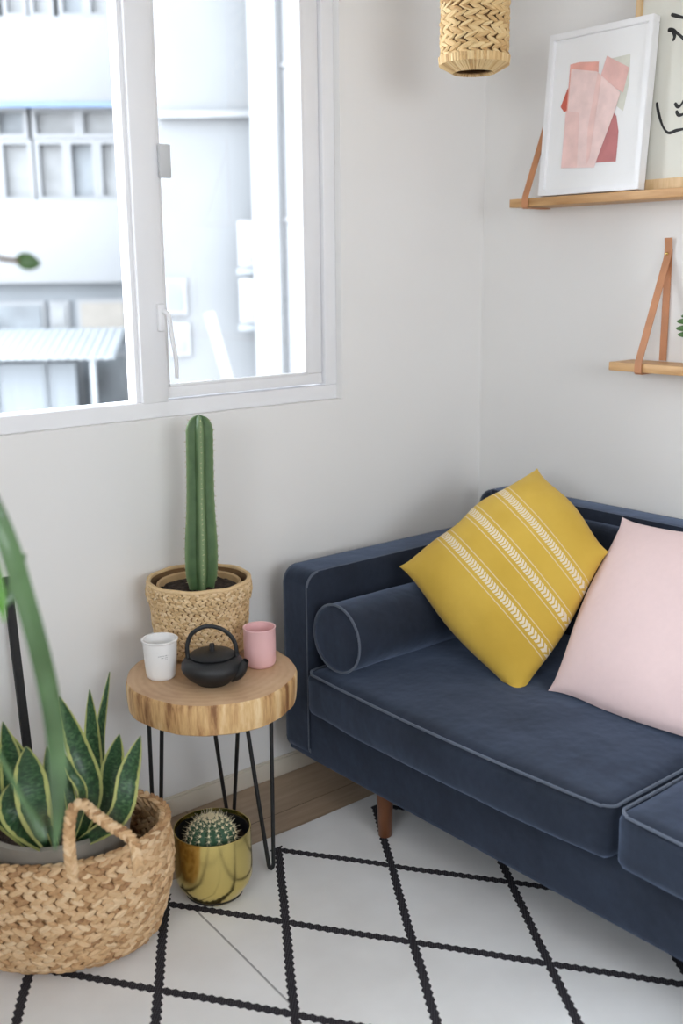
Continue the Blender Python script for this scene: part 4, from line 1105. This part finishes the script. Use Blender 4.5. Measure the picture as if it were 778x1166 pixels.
# lower floor: recessed grey-blue front
part('shopfront', bx(-6, 5.9, .2, .5, -1.6, 1.3), M['ext_grey'], A, smooth=False)
for (x0, x1, z0, z1, mt) in ((2.75, 3.6, .25, .95, 'ext_pane'), (3.80, 4.0, .2, .95, 'ext_pane2'), (-1, 2.4, .25, .95, 'ext_pane'), (4.25, 4.95, .45, .98, 'ext_tan'), (4.22, 4.92, -.75, .10, 'ext_pane')):
    f = part('window', bx(x0-.06, x1+.06, .12, .22, z0-.06, z1+.06), M['ext_white'], A, smooth=False)
    part('pane', bx(x0, x1, .08, .13, z0, z1), M[mt], A, f, smooth=False)
AW = ext('awning', 'pale ribbed awning jutting out below the white apartment block', 'awning', 15.6, -7.1, .05)
bm = BM()
for i in range(51):
    x = -2.6+i*.125; v = [bm.verts.new(p) for p in ((x, 0, .24), (x+.0625, 0, .27), (x+.125, 0, .24), (x+.08, 1.6, .58), (x+.02, 1.6, .61), (x-.04, 1.6, .58))]
    v2 = [bm.verts.new((q.co.x, q.co.y, q.co.z-.03)) for q in v]
    for q in ((0, 1, 4, 5), (1, 2, 3, 4)): bm.faces.new([v[k] for k in q]); bm.faces.new([v2[k] for k in q[::-1]])
    bm.faces.new((v[0], v2[0], v2[1], v[1])); bm.faces.new((v[1], v2[1], v2[2], v[2]))
part('canopy', bm, M['ext_awning'], AW, smooth=False)
for x in (-2.4, 3.4): part('post', bx(x, x+.08, .05, .13, ZB, .23), M['ext_awning'], AW, smooth=False)
FE = ext('fence', 'blue-grey sheet fence standing under the pale awning', 'fence', 16.2, -7.3, .05)
bm = BM(); box(bm, -3, 3.25, 0, .08, ZB, .12)
part('panel', bm, M['ext_fence'], FE, smooth=False)
for x in (.9, 2.0, 2.75): part('post', bx(x, x+.06, -.05, .0, ZB, .16), M['ext_grey'], FE, smooth=False)
SH = ext('shrub', 'pale green shrub at the foot of the apartment block', 'shrub', 15.0, -4.0)
bm = BM()
for k in range(90):
    a = random.uniform(0, 2*PI); r = random.uniform(0, .8)**.7; z = random.uniform(-2.6, -1.25)
    m = Matrix.Translation((r*math.cos(a)*.9, r*math.sin(a), z)) @ Matrix.Rotation(random.uniform(0, 3), 4, 'X') @ Matrix.Diagonal((random.uniform(.1, .22), random.uniform(.06, .12), .1, 1)); sphere_into(bm, m, 6, 4)
part('foliage', bm, M['ext_green'], SH); part('trunk', tube([(0, 0, ZB), (0, 0, -1.9)], .08, 8), M['ext_tan'], SH)

B = ext('plain_building', 'pale grey windowless house wall seen through the right pane', 'building', 12.6, 1.2, -.02)
part('wall', bx(-3.35, 6, 0, 6, ZB, 10), simple('ext_plaster', (.128, .133, .138), .9, var=.05, vscale=1.3), B, smooth=False)
part('ledge', bx(-3.2, -2.15, -.12, 0, 3.15, 3.22), M['ext_pane2'], B, smooth=False)
part('pilaster', bx(-2.13, -1.85, -.56, 0, ZB, 10), M['ext_white'], B, smooth=False)
DP = ext('drainpipe', 'white drainpipe running down the pale grey house wall', 'pipe', 12.2, -.505, -.02)
bm = tube([(0, .0, ZB), (0, .0, 9)], .085, 16)
for z in (-1.5, .2, 2.0, 3.6, 5): lathe([(.085, z), (.105, z), (.105, z+.05), (.085, z+.05)], 20, (0, 0, 0), closed=True, bm=bm)
part('pipe', bm, M['ext_white'], DP)
for i, (zz, lb_) in enumerate(((1.52, 'upper white air conditioner on the pale grey house wall'), (.90, 'lower white air conditioner on the pale grey house wall'))):
    AC = ext('air_conditioner', lb_, 'air conditioner', 12.28, -.80, -.02); AC['group'] = 'air conditioners on the house wall'
    part('casing', bx(-.32, .10, -.12, .20, zz, zz+.50, bevel=.02), M['ext_white'], AC)
    part('grille', bx(-.26, .04, -.14, -.12, zz+.08, zz+.42, bevel=.01), M['ext_pane2'], AC)
    part('bracket', bx(-.34, .12, -.12, .22, zz-.08, zz-.01), M['ext_grey'], AC, smooth=False)
W2 = BM()
for (x0, x1, z0, z1) in ((-3.20, -3.02, 1.03, 1.36), (-3.15, -3.0, .55, .85)):
    f = part('window', bx(x0-.04, x1+.04, -.05, 0, z0-.04, z1+.04), M['ext_white'], B, smooth=False)
    part('pane', bx(x0, x1, -.07, -.04, z0, z1), M['ext_pane'], B, f, smooth=False)
PO = ext('white_pole', 'leaning white pole in front of the pale grey house wall', 'pole', 11.0, -1.24)
part('pole', tube([(1.95, 0, ZB), (-.09, 0, 1.07)], .055, 10), M['ext_white'], PO)
gr = obj('ground', bx(-30, 40, .5, 60, ZB-.2, ZB), M['ext_ground'], smooth=False); gr['kind'] = 'structure'

# ------------------------------------------------------------------ light: overcast sky through the windows
w = bpy.data.worlds.new('World'); S.world = w; w.use_nodes = True; nt = w.node_tree; bg = nt.nodes['Background']
tc = N(nt, 'ShaderNodeTexCoord'); sx = N(nt, 'ShaderNodeSeparateXYZ'); nt.links.new(tc.outputs['Generated'], sx.inputs[0])
nt.links.new(ramp(nt, mth(nt, 'MULTIPLY_ADD', sx.outputs[2], .5, .5), [(.35, (.58, .58, .58)), (.5, (.93, .96, 1.0)), (.9, (.84, .92, 1.0))]), bg.inputs[0])
bg.inputs[1].default_value = 8.4
def portal(loc, rot, sx_, sy_):
    l = bpy.data.lights.new('portal', 'AREA'); l.shape = 'RECTANGLE'; l.size = sx_; l.size_y = sy_; l.cycles.is_portal = True
    o = bpy.data.objects.new('portal', l); COL.objects.link(o); o.location = loc; o.rotation_euler = rot
portal(((WX0+WX1)/2, .13, (WZ0+WZ1)/2), (-PI/2, 0, 0), WX1-WX0, WZ1-WZ0)
portal(((HB[0]+HB[1])/2, RY0-.14, (HB[2]+HB[3])/2), (PI/2, 0, 0), HB[1]-HB[0], HB[3]-HB[2])
portal((RX0-.14, (HS[0]+HS[1])/2, (HS[2]+HS[3])/2), (0, -PI/2, 0), HS[3]-HS[2], HS[1]-HS[0])

vs = S.view_settings; vs.view_transform = 'Standard'; vs.look = 'None'; vs.gamma = 1; vs.use_curve_mapping = False; vs.exposure = 0.44
S.cycles.max_bounces = 12; S.cycles.diffuse_bounces = 8
